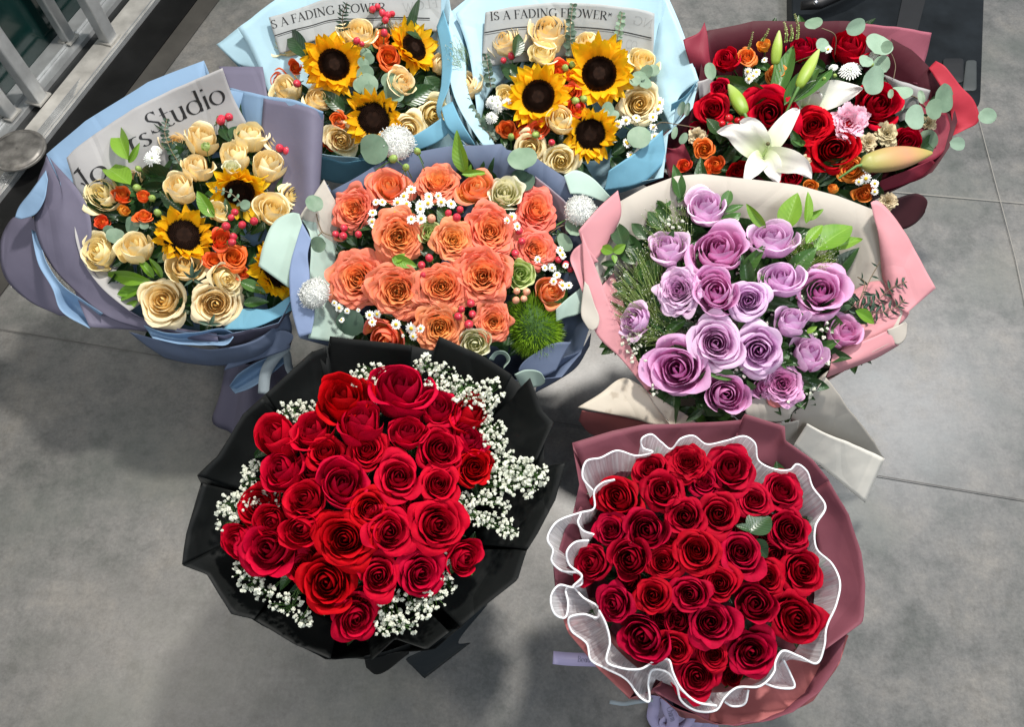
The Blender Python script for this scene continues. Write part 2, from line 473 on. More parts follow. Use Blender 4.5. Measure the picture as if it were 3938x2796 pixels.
def scabiosa_mesh(mat, green):
    if 'scab' in CACHE: return CACHE['scab']
    r = random.Random(5); b = MB()
    b.ball((0, 0, 0), .90, 18, 10, 0, jit=.06, sq=(1, 1, .62))
    n = 300
    for k in range(n):
        q = (k + .5) / n; th = 1.75 * sqrt(q); f = k * 2.39996
        d = Vector((sin(th) * cos(f), sin(th) * sin(f), cos(th) * .62)); p = d * (.90 + .08 * q + r.uniform(-.03, .07)); Mx = frame(d + Vector((r.uniform(-.4, .4), r.uniform(-.4, .4), 0)), r.uniform(0, 6), (0.1, 1, .2))
        s = r.uniform(.12, .17)
        for a in range(4):
            g = a * pi / 2
            o = len(b.V)
            for x, y, z in ((0, 0, 0), (.9, -.4, .3), (1.3, 0, .5), (.9, .4, .3)):
                b.V.append(p + Mx @ (Vector((x * cos(g) - y * sin(g), x * sin(g) + y * cos(g), z)) * s)); b.uv.append((0, 0))
            b.F.append((o, o + 1, o + 2, o + 3)); b.mi.append(0)
    for k in range(150):
        th = r.uniform(0, 1.9); f = r.uniform(0, 6.28); d = Vector((sin(th) * cos(f), sin(th) * sin(f), cos(th) * .62)); e = d * r.uniform(1.02, 1.26)
        b.tube([d * .8, e], .012, 3, 0); b.ball(e, .034, 5, 3, 0, jit=.5)
    b.tube([(0, 0, -.2), (.1, 0, -2)], .06, 5, 1)
    CACHE['scab'] = b.mesh('scabiosa', [mat, green], False); return CACHE['scab']
def mossball_mesh(mat, mat2):
    r = random.Random(9); b = MB(); b.ball((0, 0, 0), .80, 14, 10, 1)
    for k in range(3200):
        q = (k + .5) / 3200; th = math.acos(1 - 1.75 * q); f = k * 2.39996
        d = Vector((sin(th) * cos(f), sin(th) * sin(f), cos(th))); d = (d + Vector((r.uniform(-.2, .2), r.uniform(-.2, .2), r.uniform(-.2, .2)))).normalized()
        side = d.orthogonal().normalized(); side = Matrix.Rotation(r.uniform(0, 6), 3, d) @ side
        L = r.uniform(.86, 1.1); w = .014; bend = side.cross(d) * r.uniform(-.12, .12); o = len(b.V)
        for p in (d * .6 - side * w, d * .6 + side * w, d * (.6 + (L - .6) * .6) + side * w * .8 + bend * .5, d * L + bend, d * (.6 + (L - .6) * .6) - side * w * .8 + bend * .5):
            b.V.append(p); b.uv.append((.5, .5))
        b.F.append((o, o + 1, o + 2, o + 3, o + 4)); b.mi.append(0)
    return b.mesh('green_trick_pompom', [mat, mat2], False)
# ------------------------------------------------------------------ colours
GREEN = plain_mat('stem_green', (.10, .22, .05), .5, tl=.1)
SEPAL = plain_mat('sepal_green', (.12, .22, .06), .5, tl=.1)
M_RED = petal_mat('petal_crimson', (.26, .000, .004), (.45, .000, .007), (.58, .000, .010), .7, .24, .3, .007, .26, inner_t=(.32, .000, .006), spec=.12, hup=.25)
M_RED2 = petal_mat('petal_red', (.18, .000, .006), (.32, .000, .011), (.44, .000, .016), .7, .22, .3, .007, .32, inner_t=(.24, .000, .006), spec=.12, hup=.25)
M_PEACH = petal_mat('petal_peach', (.98, .78, .32), (.98, .81, .42), (.98, .85, .55), .55, .22, .2, .008, .03, inner_t=(.99, .77, .30), spec=.2)
M_ORANGE = petal_mat('petal_orange', (.80, .22, .02), (.86, .16, .02), (.85, .14, .03), .5, .2, .3, .012, .08, inner_t=(.9, .26, .03))
M_AMBER = petal_mat('petal_amber', (.85, .45, .04), (.88, .36, .03), (.86, .30, .05), .5, .2, .3, .012, .06)
M_CORAL = petal_mat('petal_coral', (.99, .60, .14), (.97, .42, .12), (.92, .28, .17), .5, .32, .3, .014, .06, inner_t=(.98, .46, .14))
M_LILAC = petal_mat('petal_lilac', (.78, .44, .70), (.83, .52, .78), (.88, .64, .86), .5, .32, .25, .010, .08, inner_t=(.64, .30, .58))
M_MAUVE = petal_mat('petal_mauve', (.70, .22, .46), (.76, .30, .58), (.82, .46, .72), .5, .32, .25, .010, .08, inner_t=(.60, .16, .42))
M_CREAM = petal_mat('petal_cream', (.72, .76, .35), (.82, .80, .50), (.86, .82, .62), .5, .25, .2, .01, .05)
M_LIME = petal_mat('petal_lime', (.42, .58, .12), (.50, .66, .18), (.62, .72, .34), .5, .25, .2, .01, .05)
M_PINK = petal_mat('petal_pink', (.85, .16, .34), (.92, .28, .46), (.94, .58, .70), .5, .25, .2, .01, .05)
M_BEIGE = petal_mat('petal_beige', (.55, .46, .22), (.66, .55, .30), (.74, .64, .42), .6, .2, .3, .01, .08)
M_SUN = petal_mat('petal_sunflower', (.88, .40, .005), (.95, .54, .008), (.96, .62, .012), .5, .34, .4, .008, .10)
M_WHITE = plain_mat('petal_white', (.86, .87, .84), .5, tl=.1, var=.04)
M_LILY = petal_mat('petal_lily', (.62, .72, .38), (.84, .84, .76), (.88, .86, .84), .4, .25, .2, .004, .03)
M_DISC = plain_mat('seed_brown', (.016, .007, .004), .85, var=.4, scale=8, spec=.1)
M_DISC2 = plain_mat('seed_amber', (.06, .022, .006), .8, var=.3, spec=.1)
M_YEL = plain_mat('pollen_yellow', (.80, .52, .02), .7, var=.2, bumpy=.5)
M_GYEL = plain_mat('pollen_green', (.50, .66, .08), .7, var=.2)
M_BERRY = plain_mat('berry_skin_pink', (.62, .04, .07), .28, var=.12, tl=.06)
M_BERRYP = plain_mat('berry_skin_pale', (.78, .38, .24), .28, var=.12, tl=.06)
M_BERRYR = plain_mat('berry_skin_red', (.58, .01, .02), .25, var=.12, tl=.05)
M_BUDG = plain_mat('bud_green', (.30, .42, .10), .45, var=.2, scale=6, tl=.1)
M_LEAFD = leaf_mat('leaf_dark', (.012, .035, .012), (.03, .075, .022), (.06, .12, .045), .32, .08)
M_LEAFM = leaf_mat('leaf_mid', (.03, .085, .02), (.06, .15, .03), (.12, .24, .07), .36, .15)
M_LEAFB = leaf_mat('leaf_bright', (.10, .25, .015), (.19, .36, .03), (.28, .46, .10), .42, .22)
M_EUC = leaf_mat('leaf_eucalyptus', (.12, .20, .13), (.20, .30, .20), (.30, .40, .30), .55, .12, veins=False)
M_EUCL = leaf_mat('leaf_silver', (.22, .34, .24), (.30, .43, .32), (.5, .62, .5), .6, .15, veins=False)
M_EUCD = leaf_mat('leaf_eucalyptus_dark', (.035, .075, .05), (.07, .12, .08), (.12, .18, .12), .5, .1, veins=False)
M_BRANCH = plain_mat('twig', (.16, .12, .07), .6)
M_MOSS = leaf_mat('moss_green', (.16, .34, .012), (.30, .50, .03), (.1, .2, .1), .5, .3, veins=False)
M_MOSSD = plain_mat('moss_core', (.03, .08, .01), .8)
M_GYP = plain_mat('gypsophila_white', (.80, .82, .70), .7, tl=.2, var=.05, scale=400)
M_GRASS = plain_mat('panicum', (.30, .42, .12), .5, tl=.2)
M_BLACK_INK = plain_mat('ink', (.008, .008, .009), .6)

# ------------------------------------------------------------------ a bouquet frame
class Bouquet:
    def __init__(s, name, label, x, y, R, z0, slope, tie_z=.17, bulge=.05, group=None, tie=None, base=None, fbulge=.30, up=.25):
        """x,y: head centre in photo pixels; R: half width of the head in photo pixels"""
        s.x, s.y, s.R, s.z0, s.slope, s.bulge, s.fb, s.up = x, y, R, z0, slope, bulge, fbulge, up
        s.centre = at(x, y, z0)
        s.tie = Vector((s.centre.x, s.centre.y, tie_z)) if tie is None else Vector(tie)
        s.basep = Vector((s.tie.x, s.tie.y, 0)) if base is None else Vector(base)
        s.o = thing(name, label, 'bouquet', s.basep, group)
        s.fl = []; s.n = 0
    def zp(s, x, y): return s.z0 + s.slope * (s.y - y) / s.R
    def zd(s, x, y):
        q = ((x - s.x)**2 + (y - s.y)**2) / s.R**2
        return s.zp(x, y) + s.bulge * max(-.6, 1 - q)
    def axis(s, x, y, tx=None, ty=None, k=1.):
        fx = (x - s.x) / s.R * s.fb; fy = -(y - s.y) / s.R * s.fb + s.up
        if tx is not None: fx = tx
        if ty is not None: fy = ty
        p = at(x, y, s.zp(x, y)); toc = (CAMP - p).normalized()
        r = UP.cross(toc).normalized(); u = toc.cross(r)
        return (toc + r * fx + u * fy).normalized(), toc
    def put(s, name, me, x, y, r, dz=0., tx=None, ty=None, tw=None, sx=1., sy=1., sz=1., jitter=.12, label=None, z=None):
        zz = (s.zd(x, y) if z is None else z) + dz
        a, toc = s.axis(x, y, tx, ty)
        if tx is None: a = (a + Vector((RND.uniform(-1, 1), RND.uniform(-1, 1), RND.uniform(-1, 1))) * jitter).normalized()
        w = r * pxm(x, y, zz)
        M = Matrix.Translation(at(x, y, zz)) @ frame(a, RND.uniform(0, 6.28) if tw is None else tw).to_4x4() @ Matrix.Diagonal((w * sx, w * sy, w * sz, 1))
        return link(name, me, s.o, M, label)

def roses(b, cv, data, mat, styles=('open', 'full', 'cup'), name='rose', nseed=9, fill=True, green=None, scale=1.14, foliage=None):
    for i, d in enumerate(data):
        x, y, r = d[:3]; st = d[3] if len(d) > 3 and d[3] else styles[i % len(styles)]
        kw = dict(d[4]) if len(d) > 4 else {}
        X, Y = cv(x, y); r = r * cv.s * scale
        mm = kw.pop('mat', mat)
        me = rose_mesh(st, RND.randrange(nseed), mm, green or SEPAL)
        if st in ('bud',) and 'ty' not in kw: kw['ty'] = 1.1 + RND.uniform(-.1, .2); kw['tx'] = RND.uniform(-.25, .25)
        kw.setdefault('sx', RND.uniform(.92, 1.08)); kw.setdefault('sz', RND.uniform(.9, 1.12))
        b.put(name, me, X, Y, r, **kw)
        if fill: b.fl.append((X, Y, r))

def berries(b, cv, pts, r=24, mat=None, name='berry', dz=.01):
    for p in pts:
        X, Y = cv(p[0], p[1]); rr = p[2] if len(p) > 2 else r * RND.uniform(.9, 1.08)
        b.put(name, berry_mesh(mat or M_BERRY, GREEN), X, Y, rr * cv.s, dz=dz, jitter=.5)
def daisies(b, cv, pts, r=34, dz=.02, stems=True):
    P = []
    for p in pts:
        X, Y = cv(p[0], p[1])
        o = b.put('chamomile', daisy_mesh(RND.randrange(4), M_WHITE, GREEN), X, Y, (p[2] if len(p) > 2 else r * RND.uniform(.88, 1.1)) * cv.s, dz=dz, jitter=.38)
        sub('flower_centre', daisy_centre(M_YEL), o); P.append((X, Y, b.zd(X, Y) + dz))
    if stems and len(P) > 2:
        mb = MB(); cx = sum(p[0] for p in P) / len(P); cy = sum(p[1] for p in P) / len(P)
        base = at(cx, cy + 30, b.zd(cx, cy) - .05)
        for p in P:
            a = at(*p); mid = a.lerp(base, .5) + Vector((0, 0, .004)); mb.tube([a, mid, base], .0007, 4)
        link('chamomile_stems', mb.mesh('chamomile_stems', [GREEN]), b.o)
def mums(b, cv, pts, dz=.01, mat=None):
    for p in pts:
        X, Y = cv(p[0], p[1]); kw = dict(p[3]) if len(p) > 3 else {}
        o = b.put('chrysanthemum', mum_mesh(RND.randrange(3), mat or M_WHITE, GREEN), X, Y, p[2] * cv.s, dz=dz, **kw)
        sub('flower_centre', daisy_centre(M_GYEL), o)
def sunflowers(b, cv, pts, disc=1.):
    for p in pts:
        X, Y = cv(p[0], p[1]); kw = dict(p[3]) if len(p) > 3 else {}
        o = b.put('sunflower', sunflower_mesh(RND.randrange(9), M_SUN, GREEN), X, Y, p[2] * cv.s * 1.05, **kw)
        c = sub('seed_disc', disc_mesh(M_DISC, M_DISC2), o); k = (p[4] if len(p) > 4 else 1.); c.scale = (k, k, 1)
        b.fl.append((X, Y, p[2] * cv.s))
def leaves(b, cv, data, mat, kind='leaf', dz=0., name='leaf', wr=.38, roll=.5):
    """data: (x0,y0,x1,y1[,width ratio[,dz0,dz1]]) from leaf base to leaf tip"""
    for d in data:
        X0, Y0 = cv(d[0], d[1]); X1, Y1 = cv(d[2], d[3]); w = d[4] if len(d) > 4 and d[4] else wr
        z0 = b.zd(X0, Y0) + dz + (d[5] if len(d) > 5 else -.005); z1 = b.zd(X1, Y1) + dz + (d[6] if len(d) > 6 else .008)
        p0 = at(X0, Y0, z0); p1 = at(X1, Y1, z1); y = p1 - p0; L = y.length; y.normalize()
        toc = (CAMP - p0).normalized(); z = (toc - y * toc.dot(y)).normalized()
        z = (Matrix.Rotation(RND.uniform(-roll, roll), 3, y) @ z); x = y.cross(z)
        M = Matrix.Translation(p0) @ Matrix((x, y, z)).transposed().to_4x4() @ Matrix.Diagonal((w * L, L, L * .6, 1))
        link(name, leaf_mesh(kind, RND.randrange(6), mat), b.o, M)
def rounds(b, cv, data, mat, name='eucalyptus_leaf', dz=.0, wr=1., rs=.92):
    """data: (x, y, r[, angle deg of the leaf axis, width ratio, dz, mat])"""
    out = []
    for d in data:
        a = rad(d[3] if len(d) > 3 and d[3] is not None else RND.uniform(0, 360)); r = d[2]; w = d[4] if len(d) > 4 and d[4] else wr; r *= rs
        ddz = d[5] if len(d) > 5 else 0.
        leaves(b, cv, [(d[0] - cos(a) * r, d[1] + sin(a) * r, d[0] + cos(a) * r, d[1] - sin(a) * r, w, ddz, ddz + .004)], d[6] if len(d) > 6 else mat, 'round', dz, name, roll=.25)
def twig(b, cv, pts, r=.0011, mat=None, name='twig', dz=.0):
    mb = MB(); P = []
    for p in pts:
        X, Y = cv(p[0], p[1]); P.append(at(X, Y, b.zd(X, Y) + dz + (p[2] if len(p) > 2 else 0)))
    mb.tube(catmull(P, max(6, 4 * len(P))), r, 5); link(name, mb.mesh(name, [mat or M_BRANCH]), b.o)
def sprig(b, cv, pts, n, L, mat, wr=.5, dz=.0, name='eucalyptus_sprig', kind='round', twigmat=None, both=True):
    """a stem with pairs of small leaves along it, one mesh"""
    P = []
    for p in pts:
        X, Y = cv(p[0], p[1]); P.append(at(X, Y, b.zd(X, Y) + dz + (p[2] if len(p) > 2 else 0)))
    Q = catmull(P, 24); mb = MB(); mb.tube(Q, .0009, 5, 1)
    Lw = L * cv.s * pxm(*cv(*pts[0][:2]), .42)
    for k in range(n):
        t = (k + .5) / n * 23; i = int(t); q = Q[i].lerp(Q[min(23, i + 1)], t - i); d = (Q[min(23, i + 1)] - Q[i]).normalized()
        toc = (CAMP - q).normalized(); sd = d.cross(toc).normalized()
        for sgn in ((-1, 1) if both else ((-1) ** k,)):
            y = (sd * sgn + d * RND.uniform(.1, .7) + toc * RND.uniform(-.5, .6)).normalized(); z = (toc + sd * RND.uniform(-.5, .5) + d * RND.uniform(-.6, .6)); z = (z - y * z.dot(y)).normalized()
            l = Lw * RND.uniform(.75, 1.1) * (1 - .45 * k / n)
            M = Matrix.Translation(q) @ Matrix((y.cross(z), y, z)).transposed().to_4x4() @ Matrix.Diagonal((wr * l, l, l, 1))
            mb.add(leaf_mb(kind, RND.randrange(6)), M, 0)
    link(name, mb.mesh(name, [mat, twigmat or M_BRANCH]), b.o)
def foliage(b, per=3, L=(.035, .06), dz=-.045, mat=None, extra=(), spread=.65, low=0):
    """the leafy filling between the flower heads"""
    mb = MB()
    pts = list(b.fl) + list(extra)
    for X, Y, r in pts:
        for k in range(per):
            a = RND.uniform(0, 2 * pi); q = RND.uniform(.3, 1) * r * spread
            x, y = X + cos(a) * q, Y + sin(a) * q
            p = at(x, y, b.zd(x, y) + dz + RND.uniform(-.03, .012))
            toc = (CAMP - p).normalized(); rr = UP.cross(toc).normalized(); u = toc.cross(rr)
            d = (rr * cos(a) - u * sin(a) + toc * RND.uniform(-.1, .5)).normalized()
            z = toc + Vector((RND.uniform(-.4, .4), RND.uniform(-.4, .4), RND.uniform(-.4, .4))); z = (z - d * z.dot(d)).normalized()
            l = RND.uniform(*L); w = RND.uniform(.38, .6)
            M = Matrix.Translation(p) @ Matrix((d.cross(z), d, z)).transposed().to_4x4() @ Matrix.Diagonal((w * l, l, l, 1))
            mb.add(leaf_mb('leaf', RND.randrange(6)), M, 0 if RND.random() < .75 else 1)
    link('foliage', mb.mesh('foliage', [mat or M_LEAFD, M_LEAFM]), b.o, kind='stuff')
def gyp(b, cv, clusters, br=.0050, dz=.02, name='baby_breath_sprig'):
    """clusters: (x, y, rx, ry, n[, rootx, rooty])"""
    for c in clusters:
        x, y, rx, ry, n = c[:5]; X, Y = cv(x, y); rx *= cv.s; ry *= cv.s
        RX, RY = cv(c[5], c[6]) if len(c) > 6 else (X + (b.x - X) * .22, Y + (b.y - Y) * .22)
        zr = b.zd(RX, RY) - .03; root = at(RX, RY, min(zr, b.zp(X, Y) - .01)); mb = MB()
        hubs = []
        for k in range(max(2, n // 5)):
            a = RND.uniform(0, 6.28); q = RND.uniform(0, .55); hx, hy = X + cos(a) * q * rx, Y + sin(a) * q * ry
            h = at(hx, hy, b.zp(hx, hy) + RND.uniform(-.02, .005)); hubs.append(h)
            mb.tube([root, root.lerp(h, .5) + Vector((RND.uniform(-.004, .004), RND.uniform(-.004, .004), .004)), h], .00055, 4, 1)
        pts = []; tries = 0
        while len(pts) < n and tries < n * 30:
            tries += 1
            a = RND.uniform(0, 6.28); q = sqrt(RND.random()); px, py = X + cos(a) * q * rx, Y + sin(a) * q * ry
            if any((px - u)**2 + (py - v)**2 < (11)**2 for u, v in pts): continue
            pts.append((px, py))
            p = at(px, py, b.zp(px, py) + dz + RND.uniform(-.018, .015)); h = min(hubs, key=lambda g: (g - p).length)
            mb.tube([h, p], .00035, 3, 1)
            r = br * RND.choice((.55, .8, .9, 1.1, 1.25, 1.3))
            for q2 in range(2 if r < br * .7 else 5):    # each blossom: a few crumpled petals
                o = Vector((RND.uniform(-1, 1), RND.uniform(-1, 1), RND.uniform(-.6, 1))) * r * .5
                mb.ball(p + o, r * RND.uniform(.45, .7), 5, 3, 0, jit=.8)
        link(name, mb.mesh(name, [M_GYP, GREEN], smooth=False), b.o)
def hairgrass(b, cv, x, y, rx, ry, n, root, dz=.02, seeds=True, mat=None, L=1.):
    mb = MB(); RX, RY = cv(*root); R0 = at(RX, RY, b.zp(RX, RY) - .02)
    for k in range(n):
        a = RND.uniform(0, 6.28); q = sqrt(RND.random()); X, Y = cv(x + cos(a) * q * rx, y + sin(a) * q * ry)
        e = at(X, Y, b.zp(X, Y) + dz + RND.uniform(-.02, .02))
        s = R0.lerp(e, RND.uniform(.25, .6)) + Vector((RND.uniform(-.015, .015), RND.uniform(-.015, .015), RND.uniform(-.01, .01)))
        m = s.lerp(e, .5) + Vector((RND.uniform(-.006, .006), RND.uniform(-.006, .006), RND.uniform(0, .006)))
        mb.tube([s, m, e], .00030, 3, 0)
        if seeds: mb.ball(e, .0009, 4, 3, 1)
    link('panicum_grass', mb.mesh('panicum_grass', [mat or M_GRASS, M_GYP]), b.o, kind='stuff')

# ------------------------------------------------------------------ paper
def finish_sheet(me, name, b, thick=.0007, label=None):
    o = link(name, me, b.o, None, label)
    md = o.modifiers.new('thickness', 'SOLIDIFY'); md.thickness = thick; md.offset = -1
    md.material_offset = 1; md.material_offset_rim = 0
    return o
def sheet(b, cv, rows, mats, name='wrapping_paper', flip=None, nu=40, nv=12, wob=.0015, linear=False, label=None, dz=0.):
    """rows of (x, y, z): smooth loft; mats = (side seen from above, other side)"""
    R = []
    for r in rows:
        P = [at(*cv(p[0], p[1]), p[2] + dz) for p in r]
        R.append(linres(P, nu) if linear else catmull(P, nu))
    cols = [catmull([R[i][j] for i in range(len(R))], nv) for j in range(nu)]
    sd = RND.uniform(0, 50)
    rowsw = [[cols[j][i] for j in range(nu)] for i in range(nv)]
    for i in range(nv):
        for j in range(nu):
            p = rowsw[i][j]; k = noise.noise(p * 13 + Vector((sd, 0, 0))) * wob * 2 + noise.noise(p * 34 + Vector((sd, 3, 0))) * wob
            rowsw[i][j] = p + Vector((0, 0, k))
    mb = MB(); mb.grid(rowsw)
    me = mb.mesh(name, list(mats))
    nm = Vector((0, 0, 0))
    for p in me.polygons: nm += p.normal * p.area
    c = rowsw[nv // 2][nu // 2]
    if (nm.dot((CAMP - c)) < 0) != bool(flip): me.flip_normals()
    return finish_sheet(me, name, b, label=label)
def wrap(b, cv, rim, mats, name='wrapping_paper', nz=.03, ring=.035, per=6, rows=12, pleat=.004, npl=17, power=1.35, closed=True, zoff=0., top=None, rtop=.96, smooth=False):
    """the cone of paper from the tie up to the traced rim"""
    R3 = []
    for p in rim:
        X, Y = cv(p[0], p[1]); z = p[2] if len(p) > 2 else b.zp(X, Y) + zoff
        R3.append(at(X, Y, z))
    ring_pts = catmull(R3 + [R3[0]], len(R3) * per + 1)[:-1] if smooth else polyres(R3, per)
    if not closed: ring_pts = linres(R3, len(R3) * per)
    T = b.tie; rowsw = []; sd = RND.uniform(0, 9)
    for i in range(rows):
        s = i / (rows - 1); row = []
        for j, p in enumerate(ring_pts):
            d = Vector((p.x - T.x, p.y - T.y, 0)); D = d.length; d.normalize(); a = atan2(d.y, d.x)
            rr = ring + (D - ring) * (s ** .92)
            rr += pleat * sin(a * npl + sd) * sin(pi * min(1, s * 1.15)) * .9 + pleat * 1.4 * noise.noise(Vector((cos(a) * 3, sin(a) * 3, s * 2 + sd))) * s
            z = T.z + (p.z - T.z) * s ** power
            row.append(Vector((T.x + d.x * rr, T.y + d.y * rr, z)))
        rowsw.append(row)
    mb = MB(); mb.grid(rowsw, close=closed); me = mb.mesh(name, list(mats))
    # side 0 faces the axis (inside)
    q = me.polygons[len(me.polygons) // 2]; c = q.center; inward = Vector((T.x - c.x, T.y - c.y, .3))
    if q.normal.dot(inward) < 0: me.flip_normals()
    return finish_sheet(me, name, b)
def handle(b, mats, r0=.034, r1=.075, name='stem_wrap', pleat=.006, lobes=9):
    T = b.tie; B = b.basep; rows = []
    for i in range(12):
        s = i / 11; c = T.lerp(Vector((B.x, B.y, .003)), s); rr = r0 + (r1 - r0) * s ** 1.4
        rows.append([c + Vector((cos(a), sin(a), 0)) * (rr + pleat * (.4 + s) * sin(a * lobes + 2 * s) + .5 * pleat * sin(a * 4 + 1)) for a in [2 * pi * k / 72 for k in range(72)]])
    mb = MB(); mb.grid(rows, close=True); me = mb.mesh(name, list(mats)); q = me.polygons[3]
    c = q.center - T; 
    if q.normal.dot(Vector((c.x, c.y, 0))) < 0: me.flip_normals()
    return finish_sheet(me, name, b)
def ribbon(b, cv, pts, wpx, mats, name='ribbon', twist=0., n=26, label=None, side=None):
    """pts (x,y,z): strip of constant width following them"""
    P = catmull([at(*cv(p[0], p[1]), p[2]) for p in pts], n)
    w = wpx * cv.s * pxm(*cv(*pts[0][:2]), pts[0][2]) / 2; A = []; Bq = []
    for i, p in enumerate(P):
        t = (P[min(n - 1, i + 1)] - P[max(0, i - 1)]).normalized(); toc = (CAMP - p).normalized()
        sd = t.cross(toc).normalized(); sd = Matrix.Rotation(twist * i / n, 3, t) @ sd
        A.append(p - sd * w); Bq.append(p + sd * w)
    mb = MB(); mb.grid([A, [a.lerp(c, .5) for a, c in zip(A, Bq)], Bq]); me = mb.mesh(name, list(mats))
    nm = sum((p.normal for p in me.polygons), Vector())
    if nm.dot(CAMP - P[n // 2]) < 0: me.flip_normals()
    return finish_sheet(me, name, b, .0004, label)

# ------------------------------------------------------------------ lettering: strokes, thick down and thin across
def arc(cx, cy, rx, ry, a0, a1, n=14): return [(cx + rx * cos(rad(a0 + (a1 - a0) * i / n)), cy + ry * sin(rad(a0 + (a1 - a0) * i / n))) for i in range(n + 1)]
def sf(x, y, w=.12): return ('s', [(x - w, y), (x + w, y)])
G = {
 ' ': (.30, []),
 'I': (.34, [('k', [(.17, 0), (.17, 1)]), sf(.17, 0), sf(.17, 1)]),
 'S': (.56, [('a', arc(.28, .76, .18, .22, 30, 180, 8) + [(.12, .66), (.28, .53), (.44, .40)] + arc(.28, .25, .20, .23, 0, -155, 10)), ('s', [(.44, .98), (.44, .78)]), ('s', [(.08, .02), (.08, .24)])]),
 'A': (.74, [('n', [(.10, 0), (.38, 1)]), ('k', [(.36, 1), (.64, 0)]), ('s', [(.20, .34), (.54, .34)]), sf(.10, 0, .09), sf(.65, 0, .11)]),
 'F': (.58, [('k', [(.17, 0), (.17, 1)]), ('s', [(.05, 1), (.54, 1), (.54, .82)]), ('s', [(.17, .52), (.44, .52)]), ('s', [(.44, .42), (.44, .62)]), sf(.17, 0)]),
 'D': (.78, [('k', [(.17, 0), (.17, 1)]), ('s', [(.05, 1), (.30, 1)]), ('s', [(.05, 0), (.30, 0)]), ('a', arc(.30, .5, .38, .5, 90, -90, 18))]),
 'N': (.80, [('n', [(.15, 0), (.15, 1)]), ('k', [(.13, 1), (.63, 0)]), ('n', [(.64, 0), (.64, 1)]), sf(.15, 0, .1), sf(.10, 1, .08), sf(.64, 1, .1)]),
 'G': (.78, [('a', arc(.42, .5, .34, .5, 48, 310, 24)), ('k', [(.66, .05), (.66, .40)]), sf(.66, .40, .11), ('s', [(.65, .98), (.65, .78)])]),
 'L': (.58, [('k', [(.17, 0), (.17, 1)]), ('s', [(.05, 0), (.54, 0), (.54, .20)]), sf(.17, 1)]),
 'O': (.84, [('a', arc(.42, .5, .35, .5, 0, 360, 36))]),
 'W': (1.02, [('k', [(.10, 1), (.34, 0)]), ('n', [(.34, 0), (.52, .96)]), ('k', [(.50, .96), (.72, 0)]), ('n', [(.72, 0), (.93, 1)]), sf(.10, 1, .1), sf(.93, 1, .09)]),
 'E': (.62, [('k', [(.17, 0), (.17, 1)]), ('s', [(.05, 1), (.54, 1), (.54, .82)]), ('s', [(.05, 0), (.56, 0), (.56, .20)]), ('s', [(.17, .52), (.44, .52)])]),
 'R': (.72, [('k', [(.17, 0), (.17, 1)]), ('s', [(.05, 1), (.30, 1)]), ('a', arc(.30, .75, .26, .25, 90, -90, 12)), ('s', [(.17, .5), (.30, .5)]), ('k', [(.34, .5), (.66, 0)]), sf(.17, 0), sf(.68, 0, .06)]),
 '*': (.5, [('n', [(.1, .5), (.4, .9)]), ('n', [(.1, .9), (.4, .5)]), ('n', [(.05, .7), (.45, .7)])]),
 "'": (.2, [('k', [(.1, .85), (.1, 1)])]),
 'C': (.74, [('a', arc(.42, .5, .34, .5, 48, 310, 24)), ('s', [(.65, .98), (.65, .78)])]),
 'h': (.58, [('k', [(.13, 0), (.13, 1)]), ('a', arc(.30, .36, .17, .26, 180, 0, 10)), ('k', [(.47, .36), (.47, 0)]), sf(.13, 0, .08), sf(.47, 0, .08)]),
 'a': (.52, [('a', arc(.24, .30, .16, .30, 0, 360, 18)), ('k', [(.42, .6), (.42, 0)])]),
 'r': (.42, [('k', [(.13, 0), (.13, .62)]), ('a', arc(.32, .40, .19, .22, 180, 70, 6)), sf(.13, 0, .08)]),
 'm': (.86, [('k', [(.13, 0), (.13, .62)]), ('a', arc(.28, .40, .15, .22, 180, 0, 8)), ('k', [(.43, .4), (.43, 0)]), ('a', arc(.58, .40, .15, .22, 180, 0, 8)), ('k', [(.73, .4), (.73, 0)])]),
 'l': (.28, [('k', [(.13, 0), (.13, 1.02)])]),
 'o': (.60, [('a', arc(.29, .31, .25, .31, 0, 360, 30))]),
 'w': (.80, [('k', [(.06, .62), (.24, 0)]), ('n', [(.24, 0), (.40, .6)]), ('k', [(.38, .6), (.56, 0)]), ('n', [(.56, 0), (.74, .62)])]),
 'e': (.54, [('a', arc(.27, .31, .22, .31, 0, 310, 24)), ('s', [(.05, .31), (.49, .31)])]),
 's': (.46, [('a', arc(.23, .47, .14, .15, 40, 200, 8) + [(.14, .38), (.23, .32), (.33, .25)] + arc(.22, .15, .15, .15, 10, -150, 8))]),
 't': (.40, [('k', [(.16, .95), (.16, .12)]), ('a', arc(.30, .14, .14, .14, 180, 320, 6)), ('s', [(.02, .64), (.36, .64)])]),
 'u': (.60, [('k', [(.12, .62), (.12, .2)]), ('a', arc(.28, .2, .16, .2, 180, 360, 10)), ('k', [(.46, .62), (.46, 0)]), sf(.08, .62, .07), sf(.44, .62, .07)]),
 'd': (.66, [('a', arc(.30, .31, .25, .31, 0, 360, 28)), ('k', [(.53, 1.02), (.53, 0)]), sf(.48, 1.02, .06)]),
 'i': (.26, [('k', [(.12, 0), (.12, .62)]), sf(.12, 0, .08), ('k', [(.12, .86), (.12, .95)])]),
 'B': (.66, [('k', [(.17, 0), (.17, 1)]), ('s', [(.05, 1), (.30, 1)]), ('s', [(.05, 0), (.30, 0)]), ('a', arc(.30, .76, .22, .24, 90, -90, 12)), ('a', arc(.30, .26, .27, .26, 90, -90, 12))]),
}
G['F2'] = (.42, [('n', [(.0, .5), (.16, .5)]), ('s', [(.02, 1), (.16, .90), (.34, 1)]), ])
